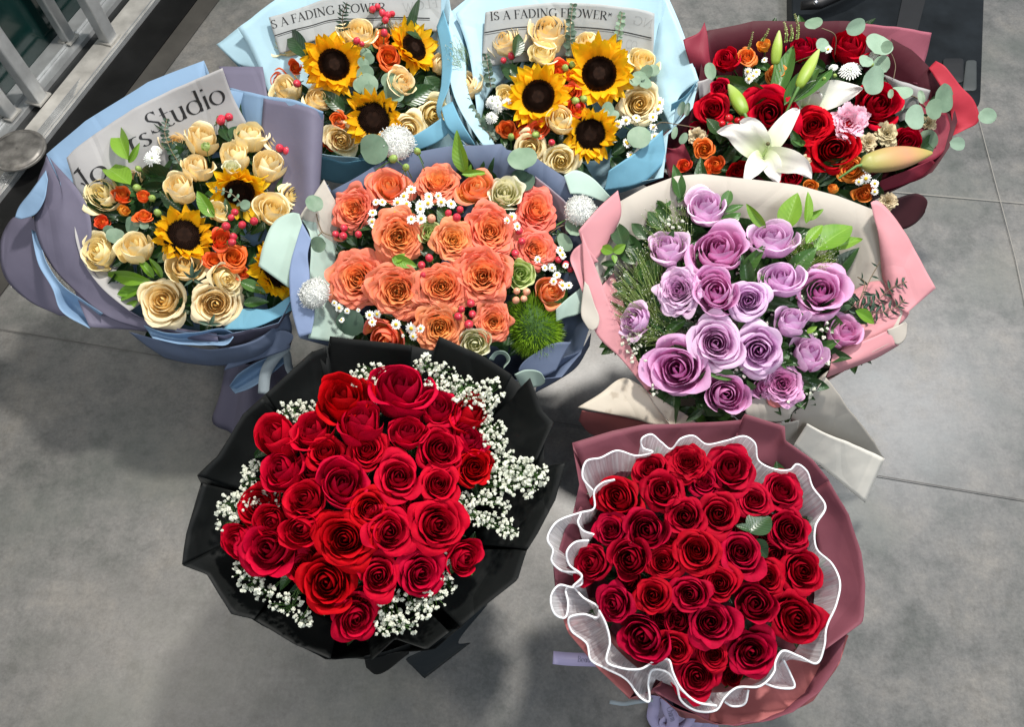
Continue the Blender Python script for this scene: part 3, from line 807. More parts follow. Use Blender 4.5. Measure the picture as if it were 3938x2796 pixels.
def strokes_to_quads(strokes, ox, thick, thin, sc, mirror=False):
    out = []
    for kind, pts in strokes:
        if kind in 'kns' and len(pts) < 4:
            q = []
            for a, c in zip(pts, pts[1:]):
                for i in range(7): q.append((a[0] + (c[0] - a[0]) * i / 7, a[1] + (c[1] - a[1]) * i / 7))
            q.append(pts[-1]); pts = q
        Lf = []; Rt = []
        for i, (x, y) in enumerate(pts):
            a = pts[max(0, i - 1)]; c = pts[min(len(pts) - 1, i + 1)]
            dx, dy = c[0] - a[0], c[1] - a[1]; l = sqrt(dx * dx + dy * dy) or 1; dx /= l; dy /= l
            w = {'k': thick, 'n': thin * 1.25, 's': thin}.get(kind, thin + (thick - thin) * abs(dy) ** 1.6) / 2
            Lf.append((x - dy * w, y + dx * w)); Rt.append((x + dy * w, y - dx * w))
        out.append([((ox + p[0]) * sc, p[1] * sc) for p in Lf]); out.append([((ox + p[0]) * sc, p[1] * sc) for p in Rt])
    return out
def lettering(b, sheet_obj, cv, text, base, size, thick=.12, thin=.035, mirror=False, spacing=1., name='printed_lettering', rules=(), ink=None, fit=True, drop=0., proud=.0006):
    """prints the strokes on the paper along a baseline (photo pixels)"""
    me = sheet_obj.data; off = b.o.location
    V = [v.co.copy() for v in me.vertices]; bvh = BVHTree.FromPolygons(V, [tuple(p.vertices) for p in me.polygons])
    Bp = [Vector((*cv(*p), 0)) for p in base]; size *= cv.s
    curve = catmull(Bp, 120); Ls = [0]
    for a, c in zip(curve, curve[1:]): Ls.append(Ls[-1] + (c - a).length)
    tot = sum(G[ch][0] for ch in text) * size * spacing; sc = (Ls[-1] / tot) if (fit and tot > 0) else 1.
    def place(x, y):
        k = 0
        while k < 118 and Ls[k + 1] < x: k += 1
        a, c = curve[k], curve[k + 1]; d = (c - a).normalized(); p = a + d * (x - Ls[k])
        return p.x + d.y * y, p.y - d.x * y
    mb = MB()
    def cast(px, py):
        d = ray(px, py).normalized(); h = bvh.ray_cast(CAMP, d)
        if h[0] is None:
            return None
        n = h[1] if h[1].dot(d) < 0 else -h[1]
        return h[0] + n * proud
    def emit(A, Bs):
        prev = None
        for a, c in zip(A, Bs):
            pa, pc = cast(*a), cast(*c)
            if pa is None or pc is None: prev = None; continue
            if prev:
                o = len(mb.V); mb.V += [prev[0], prev[1], pc, pa]; mb.uv += [(0, 0)] * 4; mb.F.append((o, o + 1, o + 2, o + 3)); mb.mi.append(0)
            prev = (pa, pc)
    x = 0.
    for ch in text:
        adv, st = G[ch]
        Q = strokes_to_quads(st, 0, thick, thin, 1)
        for k in range(0, len(Q), 2):
            f = lambda p: place((x + (adv - p[0] if mirror else p[0]) * spacing) * size * sc, (p[1] + drop) * size)
            emit([f(p) for p in Q[k]], [f(p) for p in Q[k + 1]])
        x += adv * spacing
    for r0, pts, w in rules:
        P = catmull([Vector((*cv(*p), 0)) for p in pts], 60); w = w * cv.s / 2
        emit([(p.x, p.y - w) for p in P], [(p.x, p.y + w) for p in P])
    if not mb.V: return
    mm = mb.mesh(name, [ink or M_BLACK_INK], False)
    o = sub(name, mm, sheet_obj); return o
# ================================================================== THE SETTING
def floor_mat():
    m, N, L, b = nodes_of('concrete_tile')
    tc = N.new('ShaderNodeTexCoord'); co = tc.outputs['Object']
    big = noise_tex(N, L, 1.7, 4, co, .6); mid = noise_tex(N, L, 6, 5, co, .65); fine = noise_tex(N, L, 150, 5, co, .75)
    c1 = ramp(N, L, big, [(.30, (.130, .129, .125)), (.5, (.152, .149, .143)), (.72, (.178, .173, .164))])
    c2 = ramp(N, L, mid, [(.34, (.62, .66, .65)), (.50, (1, 1, 1)), (.66, (1.28, 1.23, 1.17))])
    c3 = ramp(N, L, fine, [(.3, (.74, .74, .74)), (.7, (1.2, 1.2, 1.2))])
    col = mix_rgb(N, L, 1., c1, c2, 'MULTIPLY'); col = mix_rgb(N, L, .8, col, c3, 'MULTIPLY')
    g2 = noise_tex(N, L, 34, 6, co, .75); c4 = ramp(N, L, g2, [(.36, (.80, .80, .79)), (.5, (1, 1, 1)), (.64, (1.13, 1.12, 1.1))]); col = mix_rgb(N, L, 1., col, c4, 'MULTIPLY')
    gr = noise_tex(N, L, 3.1, 3, co, .5)
    fg = ramp(N, L, gr, [(.52, (0, 0, 0)), (.68, (.5, .5, .5))]); col = mix_rgb(N, L, fg, col, (.095, .108, .095, 1))
    vo = N.new('ShaderNodeTexVoronoi'); vo.inputs['Scale'].default_value = 26; L.new(co, vo.inputs['Vector'])
    fs = ramp(N, L, vo.outputs['Distance'], [(.0, (.9, .9, .9)), (.018, (0, 0, 0))])
    col = mix_rgb(N, L, fs, col, (.06, .057, .053, 1))
    L.new(col, b.inputs['Base Color'])
    r = ramp(N, L, mid, [(.3, (.30, .30, .30)), (.7, (.42, .42, .42))]); L.new(r, b.inputs['Roughness'])
    b.inputs['Specular IOR Level'].default_value = .5
    bump(N, L, b, fine, .10, .0015)
    return m
M_FLOOR = floor_mat()
M_JOINT = plain_mat('tile_joint', (.085, .08, .074), .7)
M_JOINTL = plain_mat('tile_joint_light', (.24, .225, .20), .6)
mb = MB(); n = 30
mb.grid([[Vector((-14 + 28 * i / n, -12 + 28 * j / n, 0)) for i in range(n + 1)] for j in range(n + 1)])
struct('floor', mb.mesh('floor', [M_FLOOR]))
def seg_strip(mb, p, q, w, z, m=0):
    a = at(*p, 0); c = at(*q, 0); d = (c - a).normalized(); nrm = Vector((-d.y, d.x, 0)) * w / 2
    pts = [a.lerp(c, i / 40) for i in range(41)]; o = []
    rows = [[], []]
    for k, x in enumerate(pts):
        j = .3 * noise.noise(x * 9)
        rows[0].append(x + nrm * (1 + j) + Vector((0, 0, z))); rows[1].append(x - nrm * (1 + j) + Vector((0, 0, z)))
    mb.grid(rows, m=m)
mb = MB()
# one long joint across, a second behind it and a joint running away on the right
a = at(0, 1268, 0); c = at(3938, 1925, 0); e = (c - a).normalized()
seg_strip(mb, (-900, 1118), (4900, 2088), .0022, .004)
me = mb.mesh('floor_joint', [M_JOINT]); struct('floor_joint', me)
mb = MB(); seg_strip(mb, (2300, 640), (4400, 826), .0022, .004, 0); seg_strip(mb, (3700, 230), (3905, 1010), .0022, .0045, 0)
seg_strip(mb, (3905, 1010), (4050, 1700), .0022, .004, 0)
struct('floor_joint', mb.mesh('floor_joint', [M_JOINTL]))

# ---- aluminium threshold with door frame posts, top left
M_ALU = plain_mat('brushed_aluminium', (.50, .51, .51), .38, .55, .12, 30, bumpy=.15)
M_ALUW = plain_mat('worn_aluminium', (.50, .48, .44), .5, .25, .25, 18, bumpy=.3)
M_DARKG = plain_mat('dark_green_glass', (.004, .022, .020), .12, 0, .5, 3)
M_BLK = plain_mat('black_rubber', (.012, .013, .013), .5, 0, .2)
M_DTILE = plain_mat('dark_skirting', (.008, .008, .008), .5, 0, .3, 12, spec=.15)
E0 = at(182, 556, 0); E1 = at(620, 0, 0)
dv = (E1 - E0).normalized(); nv_ = Vector((-dv.y, dv.x, 0))
if nv_.x > 0: nv_ = -nv_
FR = Matrix((dv, nv_, Vector((0, 0, 1)))).transposed().to_4x4(); FR.translation = E0
def off(x, y, z): return (at(x, y, z) - E0).dot(nv_)
def alo(x, y, z): return (at(x, y, z) - E0).dot(dv)
hz = .022
mbd = MB(); mbd.box((-1.6, -.105, .003), (3.2, -.004, .007), frame=FR); struct('dark_floor_strip', mbd.mesh('dark_floor_strip', [M_DTILE], False))
mbd = MB(); mbd.box((-1.6, -.165, .002), (3.2, -.106, .0045), frame=FR); struct('floor_shadow_strip', mbd.mesh('floor_shadow_strip', [plain_mat('shadow_strip_grey', (.055, .051, .045), .5, 0, .2, 12)], False))  # shadow zone beside the black strip, painted as a flat grey band
th = thing('door_threshold', 'worn aluminium threshold rail with grooved edge on the floor in the top left corner', 'threshold', E0 + dv * .3)
def kid(nm, mb_, mats, par=th, smooth=False): return link(nm, mb_.mesh(nm, mats, smooth), par)
m1 = MB(); m1.box((-1.6, .0, .0), (3.2, .066, hz), frame=FR); kid('rail', m1, [M_ALUW])
m1 = MB()
for k in range(4): m1.box((-1.6, -.0028, .003 + k * .0046), (3.2, -.0003, .0058 + k * .0046), frame=FR)
for k in range(6): m1.box((-.35 + .04 * k, .0075 + k * .0038, hz + .0003), (.16 + .012 * k, .0095 + k * .0038, hz + .0018), frame=FR)
m1.box((-1.6, .001, hz + .0003), (3.2, .0035, hz + .0028), frame=FR); kid('grooved_edge', m1, [M_ALU])
m1 = MB(); m1.box((-1.6, .0665, .0), (3.2, .1045, .006), frame=FR); kid('gap_channel', m1, [M_BLK])
m1 = MB(); m1.box((-1.6, .105, .0), (3.2, .135, hz - .003), frame=FR); m1.box((-1.6, .136, .0), (3.2, .140, hz + .006), frame=FR); m1.box((-1.6, .1405, .0), (3.2, .185, hz), frame=FR); kid('rear_rail', m1, [M_ALU])
g = thing('glass_door', 'dark green glass door pane standing behind the aluminium threshold', 'door', E0 + nv_ * .19)
m1 = MB(); m1.box((-1.6, .186, .0), (3.2, .198, 1.25), frame=FR); link('pane', m1.mesh('pane', [M_DARKG], False), g)
def post(x, y, w, d, lab):
    p = at(x, y, hz); q = thing('door_frame_post', lab, 'post', Vector((p.x, p.y, hz)), 'aluminium posts of the door frame')
    Fp = FR.copy(); Fp.translation = (0, 0, 0); Fp.translation = Vector((p.x, p.y, hz))
    m = MB(); m.box((-w / 2, -d / 2, .0), (w / 2, d / 2, 1.3), frame=Fp)
    me = m.mesh('post_tube', [M_ALU], False); o = link('post_tube', me, q); bv = o.modifiers.new('bevel', 'BEVEL'); bv.width = .004; bv.segments = 2
    m = MB(); m.box((-w / 2 - .006, -d / 2 - .006, .001), (w / 2 + .006, d / 2 + .006, .006), frame=Fp); link('foot_plate', m.mesh('foot_plate', [M_ALUW], False), q)
post(420, 150, .040, .034, 'aluminium post nearest the pale blue bouquet, front row of the door frame')
post(266, 150, .034, .028, 'thin aluminium post in the rear row of the door frame near the top edge')
post(150, 380, .040, .034, 'aluminium post left of the nearest one, middle of the door frame')
post(40, 440, .034, .03, 'leftmost aluminium post at the edge of the photo behind the steel disc')
dk = at(96, 610, .03)
foot = thing('steel_floor_disc', 'scuffed round steel plate lying over the threshold rail at the left edge', 'plate', Vector((dk.x, dk.y, .024)))
m1 = MB(); rows = []
for rr, z in ((.002, .066), (.052, .066), (.058, .065), (.060, .062), (.064, .061), (.067, .0635), (.069, .061), (.069, .057)):
    rows.append([Vector((dk.x + rr * cos(2 * pi * k / 40), dk.y + rr * sin(2 * pi * k / 40), z + .002)) for k in range(40)])
m1.grid(rows, close=True); kid('plate', m1, [plain_mat('scuffed_steel', (.20, .19, .175), .45, .5, .45, 40, bumpy=.3)], foot, True)

# ---- black plastic platform, top right
M_PLAST = plain_mat('black_plastic', (.008, .010, .012), .4, 0, .6, 9, bumpy=.2, spec=.14)
M_PLAST2 = plain_mat('black_plastic_matt', (.006, .006, .007), .5, 0, .2)
zt = .05
c0 = at(3050, 8, zt); c1 = at(3775, 420, zt)
bx = thing('black_platform', 'black plastic platform with rounded corners on the floor behind the red bouquet', 'platform', Vector(((c0.x + c1.x) / 2, (c0.y + c1.y) / 2, 0)))
def rpoly(pts, r, ins=0, n=8):
    c = sum(pts, Vector((0, 0, 0))) / len(pts); out = []
    P = [p + (c - p).normalized() * ins * 1.4 for p in pts]
    for i, p in enumerate(P):
        a = P[i - 1] - p; d = P[(i + 1) % len(P)] - p; a.normalize(); d.normalize(); p0 = p + a * r; p1 = p + d * r
        for k in range(n + 1): t = k / n; out.append(p0 * (1 - t)**2 + p * 2 * t * (1 - t) + p1 * t * t)
    return out
def slab(pts, r, z0, z1, bev=.006):
    m = MB(); rows = []; big = min((pts[0] - pts[2]).length, (pts[1] - pts[3]).length) / 2
    for ins, z in ((0, z0), (0, z1 - bev), (bev * .3, z1 - bev * .3), (bev, z1), (big * .4, z1)):
        rows.append([Vector((p.x, p.y, z)) for p in rpoly(pts, max(.001, r - ins * .5), ins)])
    m.grid(rows, close=True); o = len(m.V); n = len(rows[0]); c = sum(pts, Vector((0, 0, 0))) / len(pts); m.V.append(Vector((c.x, c.y, z1))); m.uv.append((0, 0))
    for k in range(n): m.F.append((o - n + k, o - n + (k + 1) % n, o)); m.mi.append(0)
    return m
kid('deck', slab([at(3040, -420, zt), at(3052, 400, zt), at(3772, 425, zt), at(3800, -420, zt)], .05, 0, zt), [M_PLAST], bx, True)
def quadbox(p, z0, z1):
    m = MB(); lo = [Vector((a.x, a.y, z0)) for a in p]; hi = [Vector((a.x, a.y, z1)) for a in p]
    m.V += lo + hi; m.uv += [(0, 0)] * 8
    for f in ((4, 5, 6, 7), (0, 1, 5, 4), (1, 2, 6, 5), (2, 3, 7, 6), (3, 0, 4, 7)): m.F.append(f); m.mi.append(0)
    return m
kid('groove', quadbox([at(3470, -10, zt), at(3560, -10, zt), at(3450, 420, zt), at(3380, 420, zt)], zt - .004, zt + .003), [M_PLAST2], bx)
p = at(3620, 222, zt); q = at(3706, 330, zt)
kid('slot', slab([at(3624, 226, zt), at(3624, 320, zt), at(3704, 320, zt), at(3704, 226, zt)], .012, zt - .004, zt + .004, .002), [M_PLAST2], bx, True)
kid('slot_rim', slab([at(3714, 232, zt), at(3700, 350, zt), at(3754, 350, zt), at(3754, 232, zt)], .010, zt - .004, zt + .003, .002), [plain_mat('grey_plastic', (.045, .05, .05), .4)], bx, True)
sh = thing('black_lever', 'black lever with a bright steel stud above the black platform at the top edge', 'lever', at(3120, 10, .09))
m1 = MB(); m1.tube([at(3080, 20, .09), at(3150, 12, .10), at(3260, -40, .11), at(3420, -140, .12)], [.012, .016, .018, .018], 12, 0, True); kid('lever_arm', m1, [M_PLAST2], sh, True)
m1 = MB(); m1.ball(at(3137, 8, .124), .007, 12, 8); kid('stud', m1, [plain_mat('steel', (.7, .7, .72), .2, 1)], sh, True)
# ================================================================== PAPERS
P_BLUE = paper_mat('paper_sky_blue', (.24, .37, .54)); P_LAV = paper_mat('paper_grey_lavender', (.155, .145, .205))
P_PALE = paper_mat('paper_pale_blue', (.46, .67, .77), tl=.2); P_AQUA = paper_mat('paper_aqua', (.17, .40, .54), tl=.15)
P_SLATE = paper_mat('paper_slate', (.12, .155, .24)); P_MINT = paper_mat('paper_mint', (.46, .60, .53), tl=.18)
P_PERI = paper_mat('paper_periwinkle', (.22, .29, .46))
P_TISS = paper_mat('tissue_white', (.50, .49, .49), tl=.25, crink=.5); P_NEWS = paper_mat('tissue_news', (.46, .48, .48), tl=.25, crink=.6)
P_BLACK = paper_mat('paper_black', (.004, .005, .005), .6, 0, .3, .2, .4); P_BLACKB = paper_mat('paper_black_back', (.010, .015, .019), .6, 0)
P_ROSE = paper_mat('paper_dusty_rose', (.215, .066, .090)); P_SALM = paper_mat('paper_salmon', (.40, .125, .125))
P_CREAM = paper_mat('paper_cream', (.54, .50, .44), tl=.2); P_PINK = paper_mat('paper_pink', (.64, .29, .32), tl=.15)
P_CREAMM = paper_mat('paper_cream_spotted', (.66, .60, .50), tl=.15, mottled=(.40, .33, .25))
P_BURG = paper_mat('paper_burgundy', (.06, .006, .013)); P_WINE = paper_mat('paper_wine', (.22, .025, .045)); P_BRED = paper_mat('paper_bright_red', (.42, .03, .05))
P_MAUV = paper_mat('paper_mauve_pink', (.34, .10, .14)); P_CARD = paper_mat('paper_ivory', (.80, .76, .68), tl=.1)
P_RIB = paper_mat('ribbon_grey', (.32, .38, .42), .35, .1); P_RIBL = paper_mat('ribbon_lilac', (.42, .38, .58), .35, .15)
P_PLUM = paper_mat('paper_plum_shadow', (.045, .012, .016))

# ================================================================== 1  YELLOW ROSES AND SUNFLOWERS, LEFT
b = B1 = Bouquet('flower_bouquet', 'yellow rose and sunflower bouquet in blue and lavender paper with large lettering', *F0(430, 480), 430, .40, .065, tie_z=.20, tie=(at(*F0(560, 760), .20)), base=(at(*F0(585, 905), 0)), up=.45, fbulge=.25)
wrap(b, F0, [(105, 345, .455), (190, 270, .48), (330, 180, .50), (455, 133, .51), (478, 190, .49), (590, 216, .48), (700, 262, .46), (700, 400, .43), (690, 520, .41), (670, 640, .37), (620, 720, .35), (500, 750, .33), (380, 735, .33), (290, 700, .335), (225, 650, .34), (185, 590, .35), (170, 520, .37), (150, 440, .41)], (P_BLUE, P_LAV), per=6)
sheet(b, F0, [[(488, 147, .47), (587, 149, .47)], [(500, 175, .46), (592, 180, .46)], [(520, 240, .44), (600, 240, .44)]], (P_LAV, P_BLUE), nu=12, nv=6)
sheet(b, F0, [[(588, 217, .505), (583, 320, .45), (600, 440, .41)], [(650, 229, .51), (645, 330, .46), (650, 480, .41)], [(700, 243, .51), (697, 350, .47), (690, 540, .405)], [(724, 256, .49), (718, 370, .45), (704, 575, .39)], [(700, 246, .47), (700, 370, .44), (692, 580, .37)]], (P_LAV, P_BLUE), nu=24, nv=24)
sheet(b, F0, [[(510, 194, .475), (590, 213, .50), (660, 224, .515), (722, 250, .505)], [(560, 330, .42), (588, 300, .455), (660, 300, .47), (718, 300, .46)]], (P_BLUE, P_BLUE), nu=24)
ts = sheet(b, F0, [[(148, 352, .475), (165, 333, .485), (260, 266, .51), (330, 224, .525), (420, 184, .535), (497, 152, .545)], [(162, 400, .45), (190, 400, .455), (280, 345, .47), (350, 295, .48), (430, 250, .485), (520, 215, .495)], [(175, 470, .41), (240, 480, .40), (320, 430, .41), (400, 380, .41), (480, 340, .42), (560, 290, .44)]], (P_TISS, P_TISS), name='printed_tissue', nu=60, nv=24, wob=.0012)
lettering(b, ts, F0, 'l', [(196, 423), (220, 407)], 50, fit=False, thick=.12)
lettering(b, ts, F0, 'o', [(213, 412), (247, 389)], 50, thick=.12, thin=.025, fit=True)
lettering(b, ts, F0, ' ', [(176, 398), (200, 380)], 52, rules=[(0, [(165, 387), (170, 381), (176, 374)], 4), (0, [(165, 387), (172, 383), (180, 378)], 2), (0, [(181, 409), (186, 410), (190, 413)], 3.5)])
lettering(b, ts, F0, 'rs', [(292, 340), (344, 318)], 46, thick=.115, thin=.025)
lettering(b, ts, F0, 'Studio', [(338, 302), (420, 262), (508, 224)], 49, thick=.105, thin=.022)
sheet(b, F0, [[(160, 410, .44), (167, 500, .415), (182, 575, .39), (225, 640, .37), (290, 695, .352)], [(230, 420, .39), (235, 500, .37), (255, 570, .35), (300, 620, .34), (345, 660, .33)]], (P_TISS, P_TISS), name='tissue', nu=36, wob=.004)
sheet(b, F0, [[(104, 348, .452), (80, 420, .43), (78, 510, .40), (112, 590, .37), (170, 652, .35), (235, 705, .335), (330, 738, .325)], [(140, 420, .44), (135, 480, .425), (140, 540, .40), (165, 600, .375), (205, 640, .36), (270, 690, .345), (350, 728, .335)], [(110, 350, .457), (190, 450, .435), (205, 520, .41), (195, 575, .39), (232, 635, .365), (295, 698, .35), (380, 733, .335)]], (P_LAV, P_BLUE), nu=48, nv=14)
sheet(b, F0, [[(103, 380, .447), (72, 425, .44), (40, 465, .42), (33, 485, .415)], [(106, 400, .45), (100, 445, .44), (78, 478, .425), (46, 489, .415)]], (P_BLUE, P_LAV), nu=24)
sheet(b, F0, [[(66, 478, .375), (26, 490, .36), (3, 530, .34), (1, 585, .325), (14, 625, .315), (64, 672, .30), (134, 706, .29)], [(85, 500, .375), (80, 520, .375), (88, 560, .365), (98, 600, .355), (115, 630, .34), (130, 665, .32), (150, 706, .30)]], (P_LAV, P_SLATE), nu=40)
sheet(b, F0, [[(70, 512, .385), (86, 590, .375), (120, 650, .36), (135, 692, .345), (200, 733, .33)], [(77, 516, .38), (96, 590, .372), (132, 645, .355), (165, 682, .318), (216, 716, .305)], [(84, 520, .385), (106, 590, .378), (140, 638, .365), (185, 670, .352), (229, 700, .345)]], (P_BLUE, P_LAV), nu=30)
sheet(b, F0, [[(150, 590, .362), (205, 650, .35), (280, 700, .342), (370, 728, .336), (484, 745, .33)], [(170, 660, .345), (222, 690, .335), (300, 722, .325), (380, 745, .32), (488, 762, .32)], [(200, 730, .33), (245, 734, .315), (330, 742, .31), (400, 758, .305), (484, 772, .30)]], (P_LAV, P_BLUE), nu=40)
sheet(b, F0, [[(322, 728, .345), (370, 744, .343), (440, 742, .345), (498, 734, .345), (520, 744, .34)], [(332, 742, .325), (385, 756, .318), (455, 756, .305), (500, 750, .300), (518, 748, .305)], [(342, 756, .335), (400, 768, .335), (470, 770, .335), (508, 768, .335), (521, 752, .338)]], (P_BLUE, P_LAV), nu=30)
sheet(b, F0, [[(288, 742, .315), (380, 765, .32), (480, 780, .32), (580, 755, .325), (645, 700, .33)], [(330, 775, .29), (400, 795, .29), (480, 800, .29), (575, 785, .30), (652, 735, .31)], [(368, 800, .26), (420, 812, .25), (480, 818, .25), (570, 802, .265), (645, 765, .28)]], (P_SLATE, P_LAV), nu=40)
sheet(b, F0, [[(512, 700, .34), (545, 690, .345), (600, 690, .35), (648, 660, .36)], [(500, 736, .335), (560, 735, .34), (610, 715, .345), (655, 690, .35)]], (P_AQUA, P_LAV), nu=20)
sheet(b, F0, [[(530, 778, .29), (580, 752, .31), (630, 738, .325), (655, 752, .33), (640, 775, .32)], [(500, 828, .25), (570, 806, .27), (620, 790, .285), (650, 775, .30), (648, 765, .30)]], (P_SLATE, P_LAV), nu=26)
sheet(b, F0, [[(513, 862, .20), (530, 838, .23), (580, 806, .26), (640, 780, .29)], [(516, 868, .175), (542, 852, .19), (590, 820, .21), (645, 786, .26)], [(525, 879, .19), (560, 866, .21), (600, 840, .23), (648, 798, .26)]], (P_BLUE, P_LAV), nu=26)
ribbon(b, F0, [(640, 770, .30), (612, 800, .27), (593, 835, .24), (588, 880, .22)], 26, (P_RIB, P_RIB), twist=.4)
ribbon(b, F0, [(625, 765, .30), (640, 790, .27), (646, 822, .24), (662, 850, .22)], 18, (P_RIB, P_RIB), twist=-.3)
handle(b, (P_LAV, P_LAV), .05, .10, lobes=7)
roses(b, Z1, [(1365, 960, 112, 'bud'), (1335, 1150, 96, 'bud'), (1220, 1290, 108, 'bud', dict(tx=-.3, ty=.9)), (1690, 950, 106, 'bud', dict(tx=-.1)), (1890, 970, 95, 'cup', dict(tx=.3, ty=.9)), (1590, 1080, 100, 'bud'), (1815, 1140, 108, 'bud', dict(tx=.3, ty=1)), (720, 1320, 122, 'cup', dict(tx=-.7, ty=.4)), (1840, 1430, 112, 'cup', dict(tx=.2, ty=.5)), (1985, 1330, 92, 'open', dict(tx=.4, ty=.6)), (1480, 1440, 72, 'cup', dict(tx=.1, ty=.8)), (1190, 980, 85, 'cup', dict(dz=-.02)), (920, 1200, 60, 'cup', dict(dz=-.02))], M_PEACH, scale=1.24)
roses(b, Z4, [(630, 440, 108, 'cup', dict(tx=-.6, ty=.35)), (855, 430, 108, 'bud', dict(tx=-.2, ty=.9)), (1155, 525, 122, 'cup', dict(tx=0, ty=.35)), (1400, 600, 95, 'cup', dict(tx=.5, ty=-.1)), (1020, 745, 148, 'open', dict(tx=-.25, ty=.1)), (1345, 760, 146, 'full', dict(tx=0, ty=-.05))], M_PEACH, scale=1.18)
roses(b, Z1, [(825, 1330, 76, 'cup', dict(tx=0, ty=.7)), (970, 1335, 54, 'cup', dict(tx=-.2, ty=1)), (700, 1510, 62, 'cup', dict(tx=-.5, ty=.5)), (975, 1465, 70, 'open', dict(tx=-.2, ty=1.))], M_ORANGE, name='spray_rose', scale=.95)
roses(b, Z1, [(835, 1430, 40, 'bud', dict(tx=.5, ty=.4))], M_AMBER, name='spray_rose')
roses(b, Z4, [(1380, 365, 66, 'cup'), (1455, 470, 88, 'full'), (1335, 490, 60, 'open'), (1505, 565, 50, 'open', dict(dz=-.01))], M_ORANGE, name='spray_rose')
roses(b, Z1, [(1565, 1135, 62, 'lisi', dict(mat=M_CREAM, tx=0, ty=.7, dz=.03)), (1395, 995, 34, 'bud', dict(mat=M_LIME, tx=-.3, ty=1.2, dz=.03))], M_CREAM, name='lisianthus', fill=False)
sunflowers(b, Z1, [(1618, 1290, 210, dict(tx=.1, ty=-.75, dz=-.005), 1.0)])
sunflowers(b, Z4, [(1150, 335, 182, dict(tx=0, ty=.25, dz=.005), 1.45), (1745, 545, 205, dict(tx=.5, ty=.1, dz=-.02), 1.35)])
mums(b, Z1, [(1030, 1075, 55, dict(tx=-.1, ty=.2)), (1060, 1015, 38, dict(tx=.3, ty=1))])
berries(b, Z1, [(1495, 815, 30), (1550, 790, 28), (1500, 800, 26), (1892, 1000), (1940, 1020), (2012, 1092), (1985, 1040), (1590, 1435), (1565, 1470, 22), (1530, 1530, 30), (1640, 1520), (1720, 1495, 28)], 26, dz=.02)
berries(b, Z4, [(1457, 340), (1450, 375)], 24, dz=.02)
berries(b, Z1, [(925, 1270, 26), (1030, 1340, 24), (1065, 1437, 24), (935, 1140, 20)], 24, M_BUDG, 'flower_bud')
leaves(b, Z1, [(870, 1080, 752, 812, .42, .03, .06), (880, 1250, 690, 1085, .50, .02, .03), (870, 1100, 945, 975, .3, .03, .05), (1450, 1470, 1325, 1290, .5, .01, .02)], M_LEAFB, wr=.45)
leaves(b, Z4, [(940, 610, 640, 575, .27, .0, .0), (960, 600, 860, 465, .35), (1010, 600, 940, 470, .35), (900, 640, 700, 740, .4), (870, 700, 730, 700, .35), (860, 740, 760, 800, .4)], M_LEAFB, wr=.4)
leaves(b, Z1, [(1210, 1220, 920, 1170, .6, -.01, -.01), (1230, 1420, 1070, 1290, .5), (1550, 960, 1500, 850, .7, .01, .01), (1560, 940, 1620, 830, .5, .01, .01), (1860, 1330, 2050, 1170, .5, -.01, -.01), (1560, 1490, 1520, 1340, .45)], M_LEAFD, wr=.5)
leaves(b, Z4, [(1500, 620, 1660, 690, .5), (1520, 760, 1670, 740, .5), (1100, 420, 980, 500, .6)], M_LEAFM, wr=.5)
leaves(b, Z4, [(1205, 600, 1195, 505, .3, .03, .04), (1205, 600, 1255, 545, .3, .03, .04), (1205, 600, 1140, 560, .3, .03, .04), (1210, 605, 1265, 635, .3, .03, .04), (1205, 605, 1150, 650, .3, .03, .04), (1310, 895, 1340, 830, .35, .03, .03), (1310, 890, 1235, 870, .35, .03, .03), (1310, 890, 1385, 885, .3, .03, .03)], M_EUCD, name='eucalyptus_leaf')
rounds(b, Z4, [(720, 335, 52), (820, 270, 40), (860, 250, 34), (680, 300, 30), (900, 270, 28)], M_EUC)
rounds(b, Z1, [(1660, 1385, 40, 30, .8, .03)], M_EUC)
sprig(b, Z1, [(1215, 1110, .0), (1150, 1000, .02), (1115, 900, .03), (1130, 800, .035)], 11, 44, M_EUCD, .62)
sprig(b, Z4, [(1560, 190, .02), (1440, 70, .03), (1330, 40, .03)], 6, 40, M_EUC, .55)
foliage(b, 11, (.035, .07), dz=-.035)

# ================================================================== 2  SUNFLOWERS, TOP LEFT, PALE BLUE PAPER
b = B2 = Bouquet('flower_bouquet', 'pale blue paper bouquet of sunflowers and peach roses with one big dark leaf on top', *F0(800, 190), 330, .37, .075, tie_z=.17, tie=(at(*F0(850, 400), .16)), up=.35, group=None)
wrap(b, F0, [(483, 98, .40), (535, 70, .42), (612, 2, .46), (700, -50, .48), (900, -70, .48), (1000, -30, .46), (1012, 60, .44), (1000, 180, .40), (1010, 260, .36), (1040, 325, .33), (900, 345, .32), (800, 352, .31), (715, 345, .31), (640, 300, .32), (608, 240, .34), (590, 200, .36), (535, 145, .38)], (P_PALE, P_AQUA), per=6)
sheet(b, F0, [[(531, 62, .45), (612, 2, .475), (720, -40, .49), (900, -60, .50), (1000, -20, .48)], [(560, 110, .42), (640, 60, .44), (740, 20, .45), (900, 10, .45), (990, 40, .44)], [(630, 290, .345), (680, 220, .36), (760, 160, .36), (900, 120, .37), (1000, 130, .37)]], (P_PALE, P_AQUA), nu=40, nv=20)
tn = sheet(b, F0, [[(600, 38, .465), (680, 12, .475), (760, -15, .49), (850, -30, .495), (985, -20, .485)], [(625, 120, .42), (690, 95, .43), (770, 75, .435), (860, 60, .44), (985, 70, .43)]], (P_NEWS, P_TISS), name='printed_tissue', nu=60, nv=18, wob=.0016)
